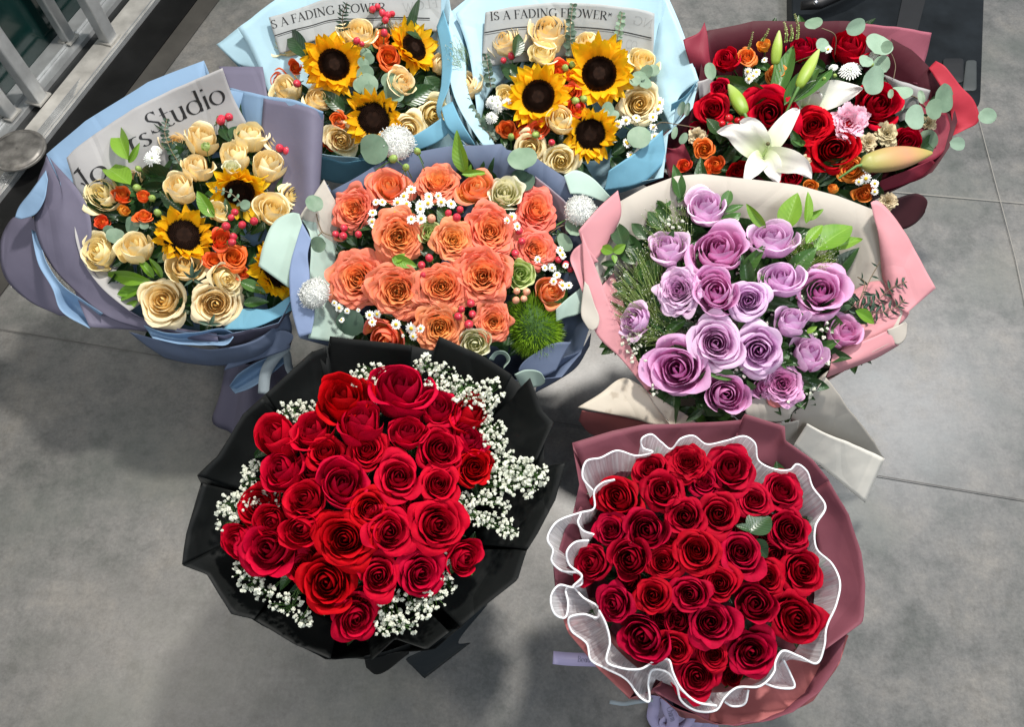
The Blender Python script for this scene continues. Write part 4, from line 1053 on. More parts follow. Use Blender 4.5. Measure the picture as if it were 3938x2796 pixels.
lettering(b, tn, F0, 'S A FADING FLOWER', [(608, 64), (654, 51), (700, 39), (740, 31), (790, 27), (862, 24)], 19, thick=.12, thin=.035, rules=[(0, [(613, 79), (655, 66), (693, 57), (739, 44), (813, 41), (880, 38), (960, 40)], 2.2), (0, [(613, 83), (655, 70), (693, 61), (739, 48), (813, 45), (880, 42), (960, 44)], .9)])
lettering(b, tn, F0, 'WOLF', [(900, 26), (980, 14)], 19, thick=.06, thin=.025, mirror=True, fit=True, ink=plain_mat('ink_show_through', (.30, .31, .31), .7))
sheet(b, F0, [[(483, 98, .405), (532, 62, .425)], [(508, 122, .40), (565, 100, .42)], [(538, 146, .39), (600, 145, .40)], [(590, 150, .385), (625, 215, .37)]], (P_PALE, P_AQUA), nu=12, nv=12)
sheet(b, F0, [[(985, 262, .385), (930, 300, .37), (860, 330, .355), (805, 335, .35)], [(1015, 285, .37), (975, 318, .355), (900, 345, .335), (830, 360, .33)]], (P_AQUA, P_PALE), nu=24)
sheet(b, F0, [[(990, 20, .465), (1010, 100, .44), (1004, 190, .41), (985, 255, .39), (1040, 325, .36)], [(975, 60, .44), (985, 120, .42), (985, 190, .40), (975, 250, .385), (1010, 310, .36)]], (P_AQUA, P_PALE), nu=24)
sheet(b, F0, [[(640, 320, .335), (720, 350, .335), (800, 358, .33), (870, 345, .33)], [(690, 390, .24), (760, 410, .24), (820, 405, .24), (870, 380, .24)]], (P_AQUA, P_PALE), nu=30, wob=.006)
sheet(b, F0, [[(700, 340, .345), (745, 348, .34), (800, 352, .335)], [(716, 362, .31), (760, 372, .30), (805, 365, .30)]], (P_PALE, P_AQUA), nu=20)
handle(b, (P_AQUA, P_PALE))
sunflowers(b, F0, [(745, 145, 72, dict(tx=.15, ty=.25), 1.0), (922, 108, 62, dict(tx=.75, ty=.65), 1.0), (835, 265, 64, dict(tx=-.1, ty=.0), 1.45)])
roses(b, F0, [(640, 102, 38, 'cup', dict(tx=-.6, ty=.7)), (800, 78, 38, 'cup', dict(tx=-.1, ty=.9)), (645, 205, 36, 'bud', dict(tx=-.6, ty=.8)), (710, 222, 34, 'cup', dict(tx=.4, ty=.7)), (893, 62, 32, 'cup', dict(tx=.1, ty=.9, dz=-.01)), (893, 185, 34, 'cup', dict(tx=.5, ty=.5)), (968, 255, 42, 'open', dict(tx=.3, ty=-.1)), (912, 290, 38, 'open', dict(tx=.1, ty=-.1)), (762, 312, 38, 'open', dict(tx=-.1, ty=-.1)), (983, 148, 24, 'bud', dict(tx=.8, ty=.6)), (700, 70, 30, 'cup', dict(dz=-.02))], M_PEACH)
roses(b, F0, [(868, 127, 30, 'open'), (625, 178, 21, 'cup'), (756, 268, 22, 'open'), (852, 90, 22, 'cup', dict(ty=.8, tx=0)), (737, 320, 20, 'cup'), (660, 150, 18, 'cup'), (655, 232, 16, 'cup', dict(dz=-.02))], M_ORANGE, name='spray_rose', scale=1.)
berries(b, F0, [(832, 20, 8), (854, 28, 8), (866, 33, 8), (876, 30, 7), (861, 44, 8), (843, 14, 7), (858, 72, 8), (797, 90, 8), (808, 97, 6), (663, 186, 9)], 8, dz=.03)
leaves(b, F0, [(690, 130, 637, 62, .34, .03, .03), (905, 70, 985, 5, .62, .02, .02), (770, 250, 715, 198, .5), (950, 170, 1000, 230, .6), (900, 230, 975, 190, .5), (1000, 250, 960, 200, .5), (840, 210, 800, 225, .4), (905, 235, 860, 205, .5), (850, 50, 845, 15, .5)], M_LEAFD, wr=.5)
rounds(b, F0, [(815, 165, 22), (822, 185, 24), (808, 190, 20), (825, 205, 18), (870, 178, 20), (878, 195, 20), (872, 215, 20), (885, 210, 18), (818, 120, 14), (812, 140, 14), (825, 130, 12)], M_EUC, dz=.005)
sprig(b, F0, [(770, 70, .01), (765, 35, .05), (775, 5, .08)], 8, 18, M_EUCD, .35, kind='leaf')
foliage(b, 9, (.035, .065), extra=[F0(x, y) + (40,) for x, y in ((950, 200), (920, 240), (800, 230), (700, 170), (860, 150), (680, 260), (990, 200))])

# ================================================================== 3  SUNFLOWERS, TOP CENTRE
b = B3 = Bouquet('flower_bouquet', 'pale blue paper bouquet of sunflowers with chamomile and white button blooms', *F0(1270, 220), 370, .37, .075, tie_z=.17, tie=(at(*F0(1240, 430), .16)), up=.35)
wrap(b, F0, [(1005, 25, .44), (1060, -20, .46), (1200, -60, .48), (1478, -40, .48), (1530, 90, .44), (1559, 180, .41), (1545, 240, .39), (1490, 300, .37), (1480, 395, .33), (1340, 420, .31), (1240, 400, .31), (1130, 345, .32), (1065, 325, .33), (1020, 260, .36), (998, 150, .40)], (P_PALE, P_AQUA), per=6)
sheet(b, F0, [[(1018, 30, .465), (1060, -12, .48), (1200, -40, .495), (1350, -45, .495), (1482, -20, .49)], [(1045, 110, .425), (1100, 60, .44), (1200, 40, .45), (1350, 40, .45), (1478, 60, .44)], [(1070, 290, .35), (1100, 200, .36), (1200, 150, .37), (1350, 150, .37), (1460, 190, .37)]], (P_PALE, P_AQUA), nu=40, nv=20)
tn = sheet(b, F0, [[(1084, 28, .47), (1150, 12, .485), (1250, 3, .495), (1350, 8, .495), (1440, 22, .48), (1462, 30, .475)], [(1080, 80, .44), (1150, 66, .45), (1250, 60, .455), (1350, 62, .455), (1440, 80, .44), (1460, 90, .44)], [(1075, 150, .40), (1150, 140, .40), (1250, 130, .405), (1350, 130, .405), (1440, 150, .395), (1456, 165, .39)]], (P_NEWS, P_TISS), name='printed_tissue', nu=60, nv=18, wob=.0016)
lettering(b, tn, F0, "' IS A FADING FLOWER*", [(1083, 46), (1146, 41), (1217, 37), (1300, 38), (1367, 45)], 19, thick=.12, thin=.035, rules=[(0, [(1082, 72), (1150, 61), (1230, 58), (1300, 60), (1380, 68), (1455, 84)], 2.2), (0, [(1082, 77), (1150, 66), (1230, 63), (1300, 65), (1380, 73), (1455, 89)], .9)])
lettering(b, tn, F0, 'GN', [(1412, 52), (1456, 62)], 19, thick=.07, thin=.03, mirror=True, ink=plain_mat('ink_show_through', (.30, .31, .31), .7))
lettering(b, tn, F0, 'CO', [(1395, 105), (1420, 112)], 20, thick=.05, thin=.03, ink=plain_mat('ink_show_through', (.30, .31, .31), .7))
sheet(b, F0, [[(1480, -20, .475), (1505, 40, .46), (1535, 110, .435), (1560, 182, .415)], [(1470, 60, .44), (1480, 120, .42), (1500, 170, .40), (1520, 210, .39)], [(1440, 150, .38), (1450, 190, .37), (1470, 230, .365), (1500, 290, .36)]], (P_PALE, P_AQUA), nu=30, nv=20, wob=.004)
sheet(b, F0, [[(1558, 180, .42), (1530, 215, .41), (1500, 232, .40)], [(1548, 200, .395), (1525, 230, .39), (1498, 250, .38)]], (P_AQUA, P_PALE), nu=18)
sheet(b, F0, [[(1360, 380, .35), (1420, 340, .365), (1480, 290, .38)], [(1350, 425, .315), (1430, 410, .32), (1488, 360, .34)]], (P_AQUA, P_PALE), nu=24)
sheet(b, F0, [[(1005, 15, .46), (1000, 90, .435), (1005, 180, .405), (1030, 250, .385), (1080, 325, .355)], [(1030, 60, .44), (1040, 130, .41), (1045, 200, .39), (1070, 260, .37), (1110, 330, .345)]], (P_PALE, P_AQUA), nu=30)
sheet(b, F0, [[(1010, 225, .405), (1030, 270, .395), (1062, 325, .375)], [(985, 240, .40), (1000, 285, .385), (1045, 322, .36)]], (P_AQUA, P_PALE), nu=16)
handle(b, (P_AQUA, P_PALE))
sunflowers(b, F0, [(1203, 217, 74, dict(tx=-.1, ty=.2), 1.05), (1338, 166, 80, dict(tx=.05, ty=.3), 1.0), (1318, 298, 62, dict(tx=.05, ty=.0), 1.35)])
roses(b, F0, [(1132, 97, 42, 'cup', dict(tx=-.4, ty=.9)), (1224, 77, 50, 'cup', dict(tx=0, ty=.9)), (1213, 122, 34, 'cup', dict(tx=0, ty=.9)), (1312, 102, 30, 'bud', dict(tx=-.2, ty=1)), (1046, 195, 37, 'cup', dict(tx=-.6, ty=.8)), (1130, 213, 24, 'cup'), (1435, 142, 36, 'cup', dict(tx=.3, ty=.8)), (1427, 232, 44, 'full', dict(tx=.1, ty=.05)), (1250, 273, 34, 'bud', dict(tx=0, ty=.6)), (1185, 332, 36, 'open', dict(tx=-.1, ty=-.1)), (1253, 358, 36, 'open', dict(tx=0, ty=-.1)), (1225, 345, 24, 'cup', dict(dz=-.01))], M_PEACH)
roses(b, F0, [(1250, 155, 24, 'cup'), (1276, 207, 24, 'open'), (1287, 242, 25, 'cup'), (1132, 288, 23, 'open'), (1168, 268, 20, 'cup'), (1204, 287, 25, 'full'), (1178, 300, 15, 'cup'), (1158, 302, 15, 'bud'), (1270, 170, 16, 'cup')], M_ORANGE, name='spray_rose', scale=1.)
mums(b, Z2, [(1060, 600, 44), (1145, 607, 36), (1055, 690, 40), (1092, 625, 40), (1085, 585, 30)])
berries(b, Z2, [(1215, 297), (1168, 325), (1122, 353, 18), (1405, 835), (1560, 620, 16)], 22)
berries(b, Z2, [(1547, 590, 22), (1595, 580, 22), (1485, 395, 20), (1168, 800, 20), (1310, 790, 22), (1525, 375, 18)], 22, M_BUDG, 'flower_bud')
daisies(b, Z2, [(1798, 725), (1842, 705), (1902, 690), (2000, 685), (2030, 640), (2038, 600), (2002, 745), (1850, 840, 28), (1870, 910), (1922, 892), (1978, 885), (2010, 800, 28), (1840, 830, 20)], 30)
leaves(b, Z2, [(1190, 330, 1225, 185, .55, .02, .03), (1240, 470, 1095, 370, .5), (1620, 880, 1560, 960, .5), (1560, 900, 1700, 930, .4), (1540, 920, 1590, 1010, .5), (1230, 470, 1160, 400, .6), (1620, 720, 1660, 620, .25), (1120, 800, 1130, 880, .5)], M_LEAFD, wr=.5)
rounds(b, Z2, [(1920, 800, 78, 60, .9, .02), (1960, 420, 40, None, None, .02), (1920, 440, 36, None, None, .02), (2000, 410, 40, None, None, .02), (1950, 475, 34, None, None, .02), (1895, 470, 30, None, None, .02), (1740, 640, 36), (1770, 670, 30), (1715, 665, 28)], M_EUC, dz=.01)
sprig(b, Z2, [(1520, 330, .0), (1515, 170, .03), (1530, 20, .06)], 13, 42, M_EUCD, .75)
sprig(b, Z2, [(1770, 330, 0), (1800, 180, .04), (1820, 70, .05)], 10, 42, M_EUC, .7)
sprig(b, Z2, [(1050, 520, .0), (1035, 410, .02), (1020, 310, .02)], 8, 44, M_EUCD, .7)
sprig(b, Z2, [(1080, 830, .0), (1000, 740, .01), (900, 620, .02), (850, 500, .02)], 14, 66, M_EUCD, .75)
hairgrass(b, Z2, 830, 290, 50, 100, 70, (935, 450), .02, mat=M_GRASS)
foliage(b, 9, (.035, .065), extra=[F0(x, y) + (40,) for x, y in ((1120, 180), (1080, 260), (1390, 300), (1360, 350), (1290, 350), (1230, 250), (1400, 200), (1100, 300))])
# ================================================================== 4  MIXED RED BOUQUET, TOP RIGHT
b = B4 = Bouquet('flower_bouquet', 'mixed bouquet of red roses, white lily and pink carnation in burgundy paper', *Z3(900, 720), 520, .37, .07, tie_z=.16, tie=(at(*Z3(880, 1300), .15)), up=.3)
wrap(b, Z3, [(345, 185, .46), (560, 152, .47), (640, 135, .475), (1000, 125, .48), (1330, 140, .47), (1600, 300, .44), (1720, 420, .42), (1840, 560, .40), (1880, 740, .38), (1830, 900, .36), (1720, 1050, .34), (1560, 1130, .32), (1400, 1185, .31), (1100, 1260, .30), (700, 1250, .30), (300, 1180, .31), (110, 1080, .32), (50, 850, .34), (170, 760, .36), (290, 560, .40), (310, 400, .43)], (P_BURG, P_BURG), per=5)
sheet(b, Z3, [[(1290, 138, .475), (1380, 150, .475), (1560, 172, .47), (1722, 200, .46)], [(1270, 260, .44), (1400, 290, .435), (1560, 320, .43), (1690, 345, .42)], [(1250, 380, .40), (1400, 430, .395), (1540, 470, .39), (1636, 515, .39)]], (P_MAUV, P_BURG), nu=24, nv=16, label='mauve pink paper corner with tiny printed marks')
sheet(b, Z3, [[(335, 128, .475), (300, 190, .47), (202, 240, .46)], [(352, 200, .465), (320, 235, .46), (215, 300, .45)], [(365, 330, .44), (330, 360, .44), (245, 400, .42)], [(385, 450, .41), (350, 480, .40), (310, 505, .39)]], (P_WINE, P_BURG), nu=20, nv=20)
sheet(b, Z3, [[(1745, 375, .43), (1800, 410, .435), (1900, 520, .42), (2000, 640, .40), (2008, 745, .38), (1930, 790, .37), (1840, 832, .36)], [(1700, 420, .42), (1770, 520, .415), (1830, 620, .40), (1840, 680, .385), (1850, 740, .375), (1845, 780, .36), (1838, 815, .355)]], (P_BRED, P_BURG), nu=36, nv=10)
sheet(b, Z3, [[(1650, 560, .39), (1720, 620, .38), (1820, 700, .375), (1838, 800, .365)], [(1640, 1000, .34), (1700, 990, .345), (1760, 960, .35), (1820, 900, .355)]], (P_WINE, P_BURG), nu=20)
sheet(b, Z3, [[(1400, 1110, .335), (1530, 1060, .34), (1640, 1010, .345), (1725, 975, .35)], [(1410, 1178, .31), (1560, 1130, .315), (1680, 1080, .32), (1760, 1010, .33)]], (P_WINE, P_BURG), nu=24)
sheet(b, Z3, [[(1430, 455, .42), (1500, 485, .42), (1600, 520, .41), (1712, 555, .40)], [(1500, 640, .365), (1570, 690, .36), (1640, 700, .36), (1690, 640, .375)], [(1490, 730, .345), (1560, 770, .34), (1600, 760, .34), (1640, 760, .345)]], (P_TISS, P_TISS), name='tissue', nu=20, wob=.004)
sheet(b, Z3, [[(290, 500, .42), (330, 490, .415), (390, 460, .41)], [(310, 640, .38), (340, 620, .375), (380, 600, .37)]], (P_TISS, P_TISS), name='tissue', nu=12)
sheet(b, Z3, [[(40, 840, .345), (110, 905, .35), (180, 895, .35), (200, 860, .355)], [(80, 960, .33), (130, 960, .335), (200, 960, .335), (250, 975, .34)], [(110, 1075, .31), (170, 1060, .315), (230, 1050, .32), (260, 1040, .32)]], (P_WINE, P_BURG), nu=20)
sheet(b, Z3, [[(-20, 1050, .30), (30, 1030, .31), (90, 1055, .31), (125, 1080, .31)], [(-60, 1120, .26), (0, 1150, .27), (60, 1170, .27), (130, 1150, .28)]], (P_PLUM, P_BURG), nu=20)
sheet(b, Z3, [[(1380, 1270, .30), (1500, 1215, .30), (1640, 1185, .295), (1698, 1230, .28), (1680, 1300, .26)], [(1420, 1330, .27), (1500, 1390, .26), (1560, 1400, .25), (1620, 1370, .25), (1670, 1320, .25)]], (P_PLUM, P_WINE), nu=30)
handle(b, (P_WINE, P_BURG))
roses(b, Z3, [(475, 370, 76, 'cup', dict(tx=-.4, ty=.6)), (930, 310, 88, 'cup', dict(tx=0, ty=1, dz=-.01)), (1215, 315, 108, 'bud', dict(tx=.1, ty=1)), (430, 550, 62, 'cup'), (385, 670, 96, 'full'), (730, 700, 158, 'open', dict(tx=0, ty=.15)), (1000, 770, 118, 'full'), (1385, 645, 132, 'cup', dict(tx=.3, ty=.3)), (1130, 910, 148, 'open', dict(tx=.1, ty=.05)), (1570, 880, 95, 'cup', dict(dz=-.02)), (540, 1050, 62, 'cup', dict(dz=-.02)), (860, 1095, 72, 'cup', dict(dz=-.01)), (300, 800, 60, 'cup', dict(dz=-.03))], M_RED)
roses(b, Z3, [(585, 347, 70, 'open', dict(tx=0, ty=.5)), (700, 285, 48, 'bud', dict(mat=M_AMBER)), (770, 450, 72, 'open', dict(tx=0, ty=.7)), (1230, 1035, 92, 'open', dict(tx=-.1, ty=.1)), (1310, 1185, 64, 'cup', dict(tx=-.1, ty=.2)), (1120, 1160, 38, 'bud'), (985, 1142, 48, 'cup')], M_AMBER, name='spray_rose', scale=1.)
roses(b, Z3, [(330, 912, 70, 'open'), (215, 1015, 52, 'cup'), (405, 1010, 62, 'cup'), (345, 1045, 52, 'cup', dict(tx=0, ty=.5))], M_ORANGE, name='spray_rose', scale=1.)
roses(b, Z3, [(1215, 752, 112, 'carn', dict(tx=.1, ty=.1, dz=.02))], M_PINK, name='carnation', scale=1.)
roses(b, Z3, [(285, 835, 58, 'carn'), (1445, 820, 72, 'carn'), (1330, 875, 58, 'carn'), (1700, 750, 50, 'carn'), (930, 995, 52, 'carn'), (1450, 1235, 60, 'carn', dict(dz=.0))], M_BEIGE, name='dried_carnation', scale=1., fill=False)
mums(b, Z3, [(1225, 435, 68, dict(tx=.1, ty=.9)), (1362, 345, 40, dict(tx=.2, ty=1.2)), (1120, 415, 30, dict(tx=-.2, ty=1.2))], dz=.02)
berries(b, Z3, [(440, 755), (483, 720), (490, 770), (537, 735), (455, 810, 18)], 23, M_BERRYR, dz=.02)
berries(b, Z3, [(1130, 460, 12), (1065, 480, 12), (1355, 395, 14), (1240, 660, 14)], 12, M_BUDG, 'flower_bud', dz=.03)
daisies(b, Z3, [(597, 437, 28), (650, 440, 28), (605, 482, 28), (632, 462, 24), (700, 365, 20), (1090, 300, 24)], 28, dz=.03)
daisies(b, Z3, [(1350, 985), (1330, 1025), (1320, 1092), (1277, 1112, 24), (1375, 1122), (1375, 1172, 24)], 30, dz=.03)
# lilies: six recurved petals and a pistil
def lily(cv, cx, cy, tips, dz=.03, stig=True, label=None):
    X, Y = cv(cx, cy); z0 = b.zd(X, Y) + dz - .02; c = at(X, Y, z0)
    mb = MB(); mb.tube([c - Vector((0, 0, .05)), c], [.003, .006], 8); me = mb.mesh('lily', [GREEN])
    root = link('lily', me, b.o, None, label)
    for k, (tx, ty, w, lift, curl) in enumerate(tips):
        Tx, Ty = cv(tx, ty); e = at(Tx, Ty, z0 + lift); L = (e - c).length; m1 = c.lerp(e, .35) + Vector((0, 0, .012)); m2 = c.lerp(e, .75) + Vector((0, 0, .018 if curl else .004))
        P = catmull([c, m1, m2, e], 14); rows = []; uvs = []; ph = RND.uniform(0, 6); W2 = w * cv.s * pxm(X, Y, z0)
        for i, p in enumerate(P):
            v = i / 13; d = (P[min(13, i + 1)] - P[max(0, i - 1)]).normalized(); toc = (CAMP - p).normalized(); sd = d.cross(toc).normalized(); up = sd.cross(d)
            ww = W2 * (sin(pi * (.10 + .90 * v) ** .85) ** .75 if v < 1 else 0) + .0004; row = []; ur = []
            for j in range(9):
                u = -1 + j / 4; row.append(p + sd * u * ww + up * (abs(u) ** 1.6 * ww * .30 * (1 - 1.3 * v) - .0015 * (abs(u) < .1) + .0060 * v * sin(10 * v + 3 * u + ph) * abs(u))); ur.append((.5 + u / 2, v))
            rows.append(row); uvs.append(ur)
        q = MB(); q.grid(rows, uvs); o = bpy.data.objects.new('petal', q.mesh('lily_petal', [M_LILY])); COL.objects.link(o); o.parent = root
    if stig:
        q = MB(); t = c + Vector((0, 0, .035)); q.tube([c, c.lerp(t, .6) + Vector((.002, 0, 0)), t], [.0018, .0016, .0016], 6); q.ball(t, .0042, 8, 6, 1)
        o = bpy.data.objects.new('pistil', q.mesh('pistil', [M_LIME_P, M_BUDD])); COL.objects.link(o); o.parent = root
M_LIME_P = plain_mat('pistil_green', (.45, .58, .25), .5); M_BUDD = plain_mat('stigma', (.10, .09, .03), .5)
lily(Z3, 690, 955, [(555, 745, 74, .04, 1), (412, 805, 70, .03, 1), (905, 672, 58, .045, 1), (990, 1095, 72, .03, 1), (575, 1112, 58, .0, 0), (785, 1118, 58, .0, 0)], label='open white lily with green tinged throat in the front')
lily(Z3, 930, 650, [(1030, 545, 80, .04, 1), (1300, 540, 84, .04, 0), (870, 760, 40, .0, 0), (905, 560, 42, .02, 0), (1110, 660, 42, .0, 0)], dz=.0, stig=False, label='white lily seen from the side behind the red roses')
def bud(cv, x0, y0, x1, y1, w, mat, dz=.03, dz1=.03, name='lily_bud'):
    X0, Y0 = cv(x0, y0); X1, Y1 = cv(x1, y1); p = at(X0, Y0, b.zd(X0, Y0) + dz); q = at(X1, Y1, b.zd(X1, Y1) + dz1); d = q - p; L = d.length; d.normalize()
    x = d.orthogonal().normalized(); y = d.cross(x); R = w * cv.s * pxm(X0, Y0, b.zd(X0, Y0)) / 2; mb = MB(); rows = []; uv = []
    for i in range(18):
        t = i / 17; r = R * (sin(pi * (.12 + .86 * t)) ** .7 * (1 - .30 * t) * 1.1 if 0 < t < 1 else .12)
        rows.append([p + d * L * t + (x * cos(a) + y * sin(a)) * r * (1 + .10 * cos(3 * a)) for a in [2 * pi * k / 24 for k in range(24)]]); uv.append([(k / 23, t) for k in range(24)])
    mb.grid(rows, uv, close=True); mb.tube([p - d * .04 - Vector((0, 0, .03)), p - d * .01, p + d * .004], [.0022, .0028, .004], 7, 1)
    link(name, mb.mesh(name, [mat, GREEN]), b.o)
M_BUD1 = petal_mat('lily_bud_green', (.22, .34, .04), (.30, .42, .06), (.40, .50, .16), .4, .12, .3, .005, .15)
M_BUD2 = petal_mat('lily_bud_blush', (.34, .36, .10), (.58, .28, .16), (.42, .34, .10), .4, .12, .3, .005, .15)
bud(Z3, 580, 700, 480, 515, 84, M_BUD1); bud(Z3, 765, 400, 790, 185, 62, M_BUD1, .04, .07); bud(Z3, 905, 540, 1035, 300, 74, M_BUD1, .04, .06); bud(Z3, 1290, 1010, 1722, 935, 150, M_BUD2, .03, .03)
leaves(b, Z3, [(740, 585, 385, 470, .33, .01, .0), (770, 610, 880, 235, .28, .0, .03), (820, 640, 1050, 370, .30, .02, .02), (880, 620, 1150, 400, .14, .03, .03), (700, 640, 560, 560, .4, .0, .0), (920, 900, 860, 790, .5), (950, 880, 880, 860, .4)], M_LEAFM, wr=.35)
leaves(b, Z3, [(420, 820, 350, 720, .7), (560, 780, 480, 850, .6), (1180, 500, 1090, 560, .5), (1640, 930, 1770, 820, .6), (1420, 1200, 1390, 1130, .4)], M_LEAFD, wr=.5)
twig(b, Z3, [(1130, 330, 0), (1130, 210, .04), (1050, 170, .05)]); twig(b, Z3, [(1490, 600, 0), (1620, 590, .0), (1700, 660, .0), (1740, 640, .0)]); twig(b, Z3, [(1740, 775, 0), (1820, 730, .0), (1900, 645, .01)]); twig(b, Z3, [(1750, 765, 0), (1830, 830, .01), (1880, 870, .02)])
twig(b, Z3, [(1830, 690, .02), (1920, 690, .03), (2005, 705, .03)]); twig(b, Z3, [(1490, 480, .02), (1500, 390, .03), (1450, 300, .04), (1400, 340, .03)], .0008); twig(b, Z3, [(280, 780, .02), (160, 760, .02), (60, 750, .02), (10, 790, .02)])
rounds(b, Z3, [(1000, 135, 54, 100, .95, .08, M_EUC), (1268, 162, 94, 10, .56, .07), (1060, 270, 60, 30, .8, .02), (1405, 265, 88, 60, .85, .03), (1450, 285, 52, 0, .8, .06, M_EUC), (1372, 490, 84, 200, .85, .06), (1412, 392, 64, 300, .9, .03), (1320, 370, 40, 250, .8, .03), (1540, 560, 70, 60, .9, .0), (1472, 570, 40, 90, .5, .05, M_EUC), (1520, 650, 50, 90, .8, .0), (1805, 597, 88, 20, .85, .05, M_EUC), (1742, 665, 60, 170, .85, .05, M_EUC), (1660, 590, 60, 100, .4, .02, M_EUC), (1625, 715, 70, 200, .85, .05), (2065, 708, 72, 330, .80, .07), (1890, 878, 76, 350, .52, .04), (1700, 855, 84, 300, .8, -.01, M_EUC), (368, 430, 78, 100, .45, .03, M_EUC), (192, 660, 66, 80, .42, .02, M_EUCD), (228, 665, 60, 80, .35, .02, M_EUCD), (150, 810, 54, 80, .42, .02, M_EUC), (205, 845, 52, 60, .6, .02, M_EUC), (520, 810, 50, 45, .8, .0, M_EUC)], M_EUCL, dz=.01, rs=.76)
sprig(b, Z3, [(600, 300, .03), (620, 240, .05), (630, 190, .06)], 9, 11, M_GYPY if 'M_GYPY' in globals() else M_BUDG, .8, name='seed_sprig'); sprig(b, Z3, [(685, 250, .03), (710, 210, .05), (730, 170, .06)], 9, 11, M_BUDG, .8, name='seed_sprig')
sprig(b, Z3, [(830, 260, .03), (835, 200, .05), (820, 130, .06)], 12, 12, M_BUDG, .8, name='seed_sprig'); sprig(b, Z3, [(900, 240, .03), (905, 160, .05), (885, 80, .07)], 14, 12, M_BUDG, .8, name='seed_sprig'); sprig(b, Z3, [(860, 250, .03), (870, 200, .05), (860, 150, .06)], 12, 12, M_BUDG, .8, name='seed_sprig')
foliage(b, 9, (.035, .065), extra=[Z3(x, y) + (40,) for x, y in ((1200, 560), (1100, 540), (620, 560), (850, 900), (1000, 1060), (1180, 1130), (600, 850), (420, 900), (1350, 760), (1100, 450), (1650, 800), (1500, 780), (1060, 1120))])

# ================================================================== 5  CORAL ROSES, CENTRE
b = B5 = Bouquet('flower_bouquet', 'coral garden rose bouquet with chamomile and green pompom in mint and slate blue paper', *Z5(1230, 790), 460, .41, .055, tie_z=.19, tie=(at(*Z5(1300, 1420), .17)), up=.2)
wrap(b, Z5, [(480, 310, .46), (515, 385, .455), (820, 205, .48), (830, 200, .48), (1000, 140, .485), (1300, 100, .49), (1590, 85, .49), (1620, 122, .485), (1800, 170, .475), (1980, 290, .46), (2060, 480, .44), (2090, 760, .41), (2130, 1000, .39), (2160, 1180, .37), (2090, 1400, .345), (1960, 1540, .33), (1700, 1560, .325), (1200, 1500, .33), (700, 1400, .34), (520, 1325, .35), (330, 1300, .36), (290, 1150, .38), (290, 850, .405), (350, 560, .43)], (P_SLATE, P_SLATE), per=5)
sheet(b, Z5, [[(480, 305, .475), (420, 400, .465), (325, 545, .45)], [(540, 420, .455), (520, 520, .44), (450, 640, .425)], [(640, 560, .40), (620, 680, .385), (560, 760, .38)]], (P_CREAM, P_MINT), nu=20, nv=14)
sheet(b, Z5, [[(325, 520, .46), (280, 512, .46), (180, 560, .455), (110, 700, .445), (72, 850, .43)], [(350, 600, .45), (330, 700, .44), (320, 800, .43), (290, 900, .42), (262, 985, .41)]], (P_MINT, P_MINT), nu=26)
sheet(b, Z5, [[(345, 580, .468), (300, 720, .455), (268, 850, .442), (265, 1000, .425), (285, 1150, .405), (325, 1295, .385)], [(400, 680, .455), (380, 780, .445), (392, 900, .43), (395, 1010, .42), (420, 1130, .405), (400, 1270, .392)]], (P_PERI, P_MINT), nu=34)
sheet(b, Z5, [[(345, 560, .452), (390, 640, .44), (400, 760, .425), (392, 900, .41), (425, 1100, .39), (380, 1300, .375)], [(520, 600, .42), (530, 700, .40), (530, 850, .385), (540, 980, .375), (580, 1120, .365), (560, 1320, .355)], [(640, 640, .38), (640, 760, .365), (640, 900, .355), (660, 1010, .35), (700, 1150, .345), (760, 1310, .34)]], (P_MINT, P_SLATE), nu=40, nv=18)
sheet(b, Z5, [[(1980, 285, .475), (2050, 250, .47), (2140, 285, .46), (2270, 415, .44)], [(2020, 400, .455), (2080, 400, .45), (2150, 420, .44), (2240, 450, .43)]], (P_MINT, P_MINT), nu=22)
sheet(b, Z5, [[(1800, 290, .46), (1900, 370, .45), (2000, 470, .44), (2010, 640, .42)], [(1780, 420, .42), (1860, 480, .41), (1930, 560, .40), (1980, 660, .39)]], (paper_mat('paper_pinkish', (.42, .36, .42), tl=.2), P_SLATE), nu=22)
sheet(b, Z5, [[(2110, 960, .40), (2050, 1010, .40), (1990, 1060, .395), (1930, 1120, .39)], [(2150, 1100, .385), (2060, 1150, .38), (1990, 1170, .375), (1930, 1200, .37)]], (P_MINT, P_SLATE), nu=22)
sheet(b, Z5, [[(1880, 1340, .365), (1950, 1325, .365), (2025, 1325, .36)], [(1700, 1480, .345), (1850, 1430, .35), (1980, 1400, .35)], [(1700, 1540, .33), (1850, 1540, .33), (1930, 1500, .335)]], (P_SLATE, P_MINT), nu=24)
sheet(b, Z5, [[(1510, 1430, .365), (1550, 1385, .37), (1610, 1385, .37), (1642, 1430, .36), (1600, 1490, .35)], [(1540, 1440, .35), (1565, 1405, .355), (1600, 1405, .355), (1620, 1440, .345), (1600, 1480, .34)]], (P_MINT, P_MINT), nu=26)
sheet(b, Z5, [[(1670, 1530, .345), (1740, 1500, .35), (1830, 1515, .35), (1860, 1560, .34)], [(1720, 1620, .31), (1780, 1610, .32), (1830, 1600, .32), (1860, 1580, .33)]], (P_MINT, P_SLATE), nu=26)
sheet(b, Z5, [[(1840, 1480, .335), (1980, 1420, .34), (2080, 1380, .345), (2150, 1270, .355)], [(1800, 1640, .25), (1950, 1560, .27), (2060, 1480, .29), (2140, 1350, .32)]], (P_SLATE, P_PERI), nu=24)
handle(b, (P_SLATE, P_SLATE))
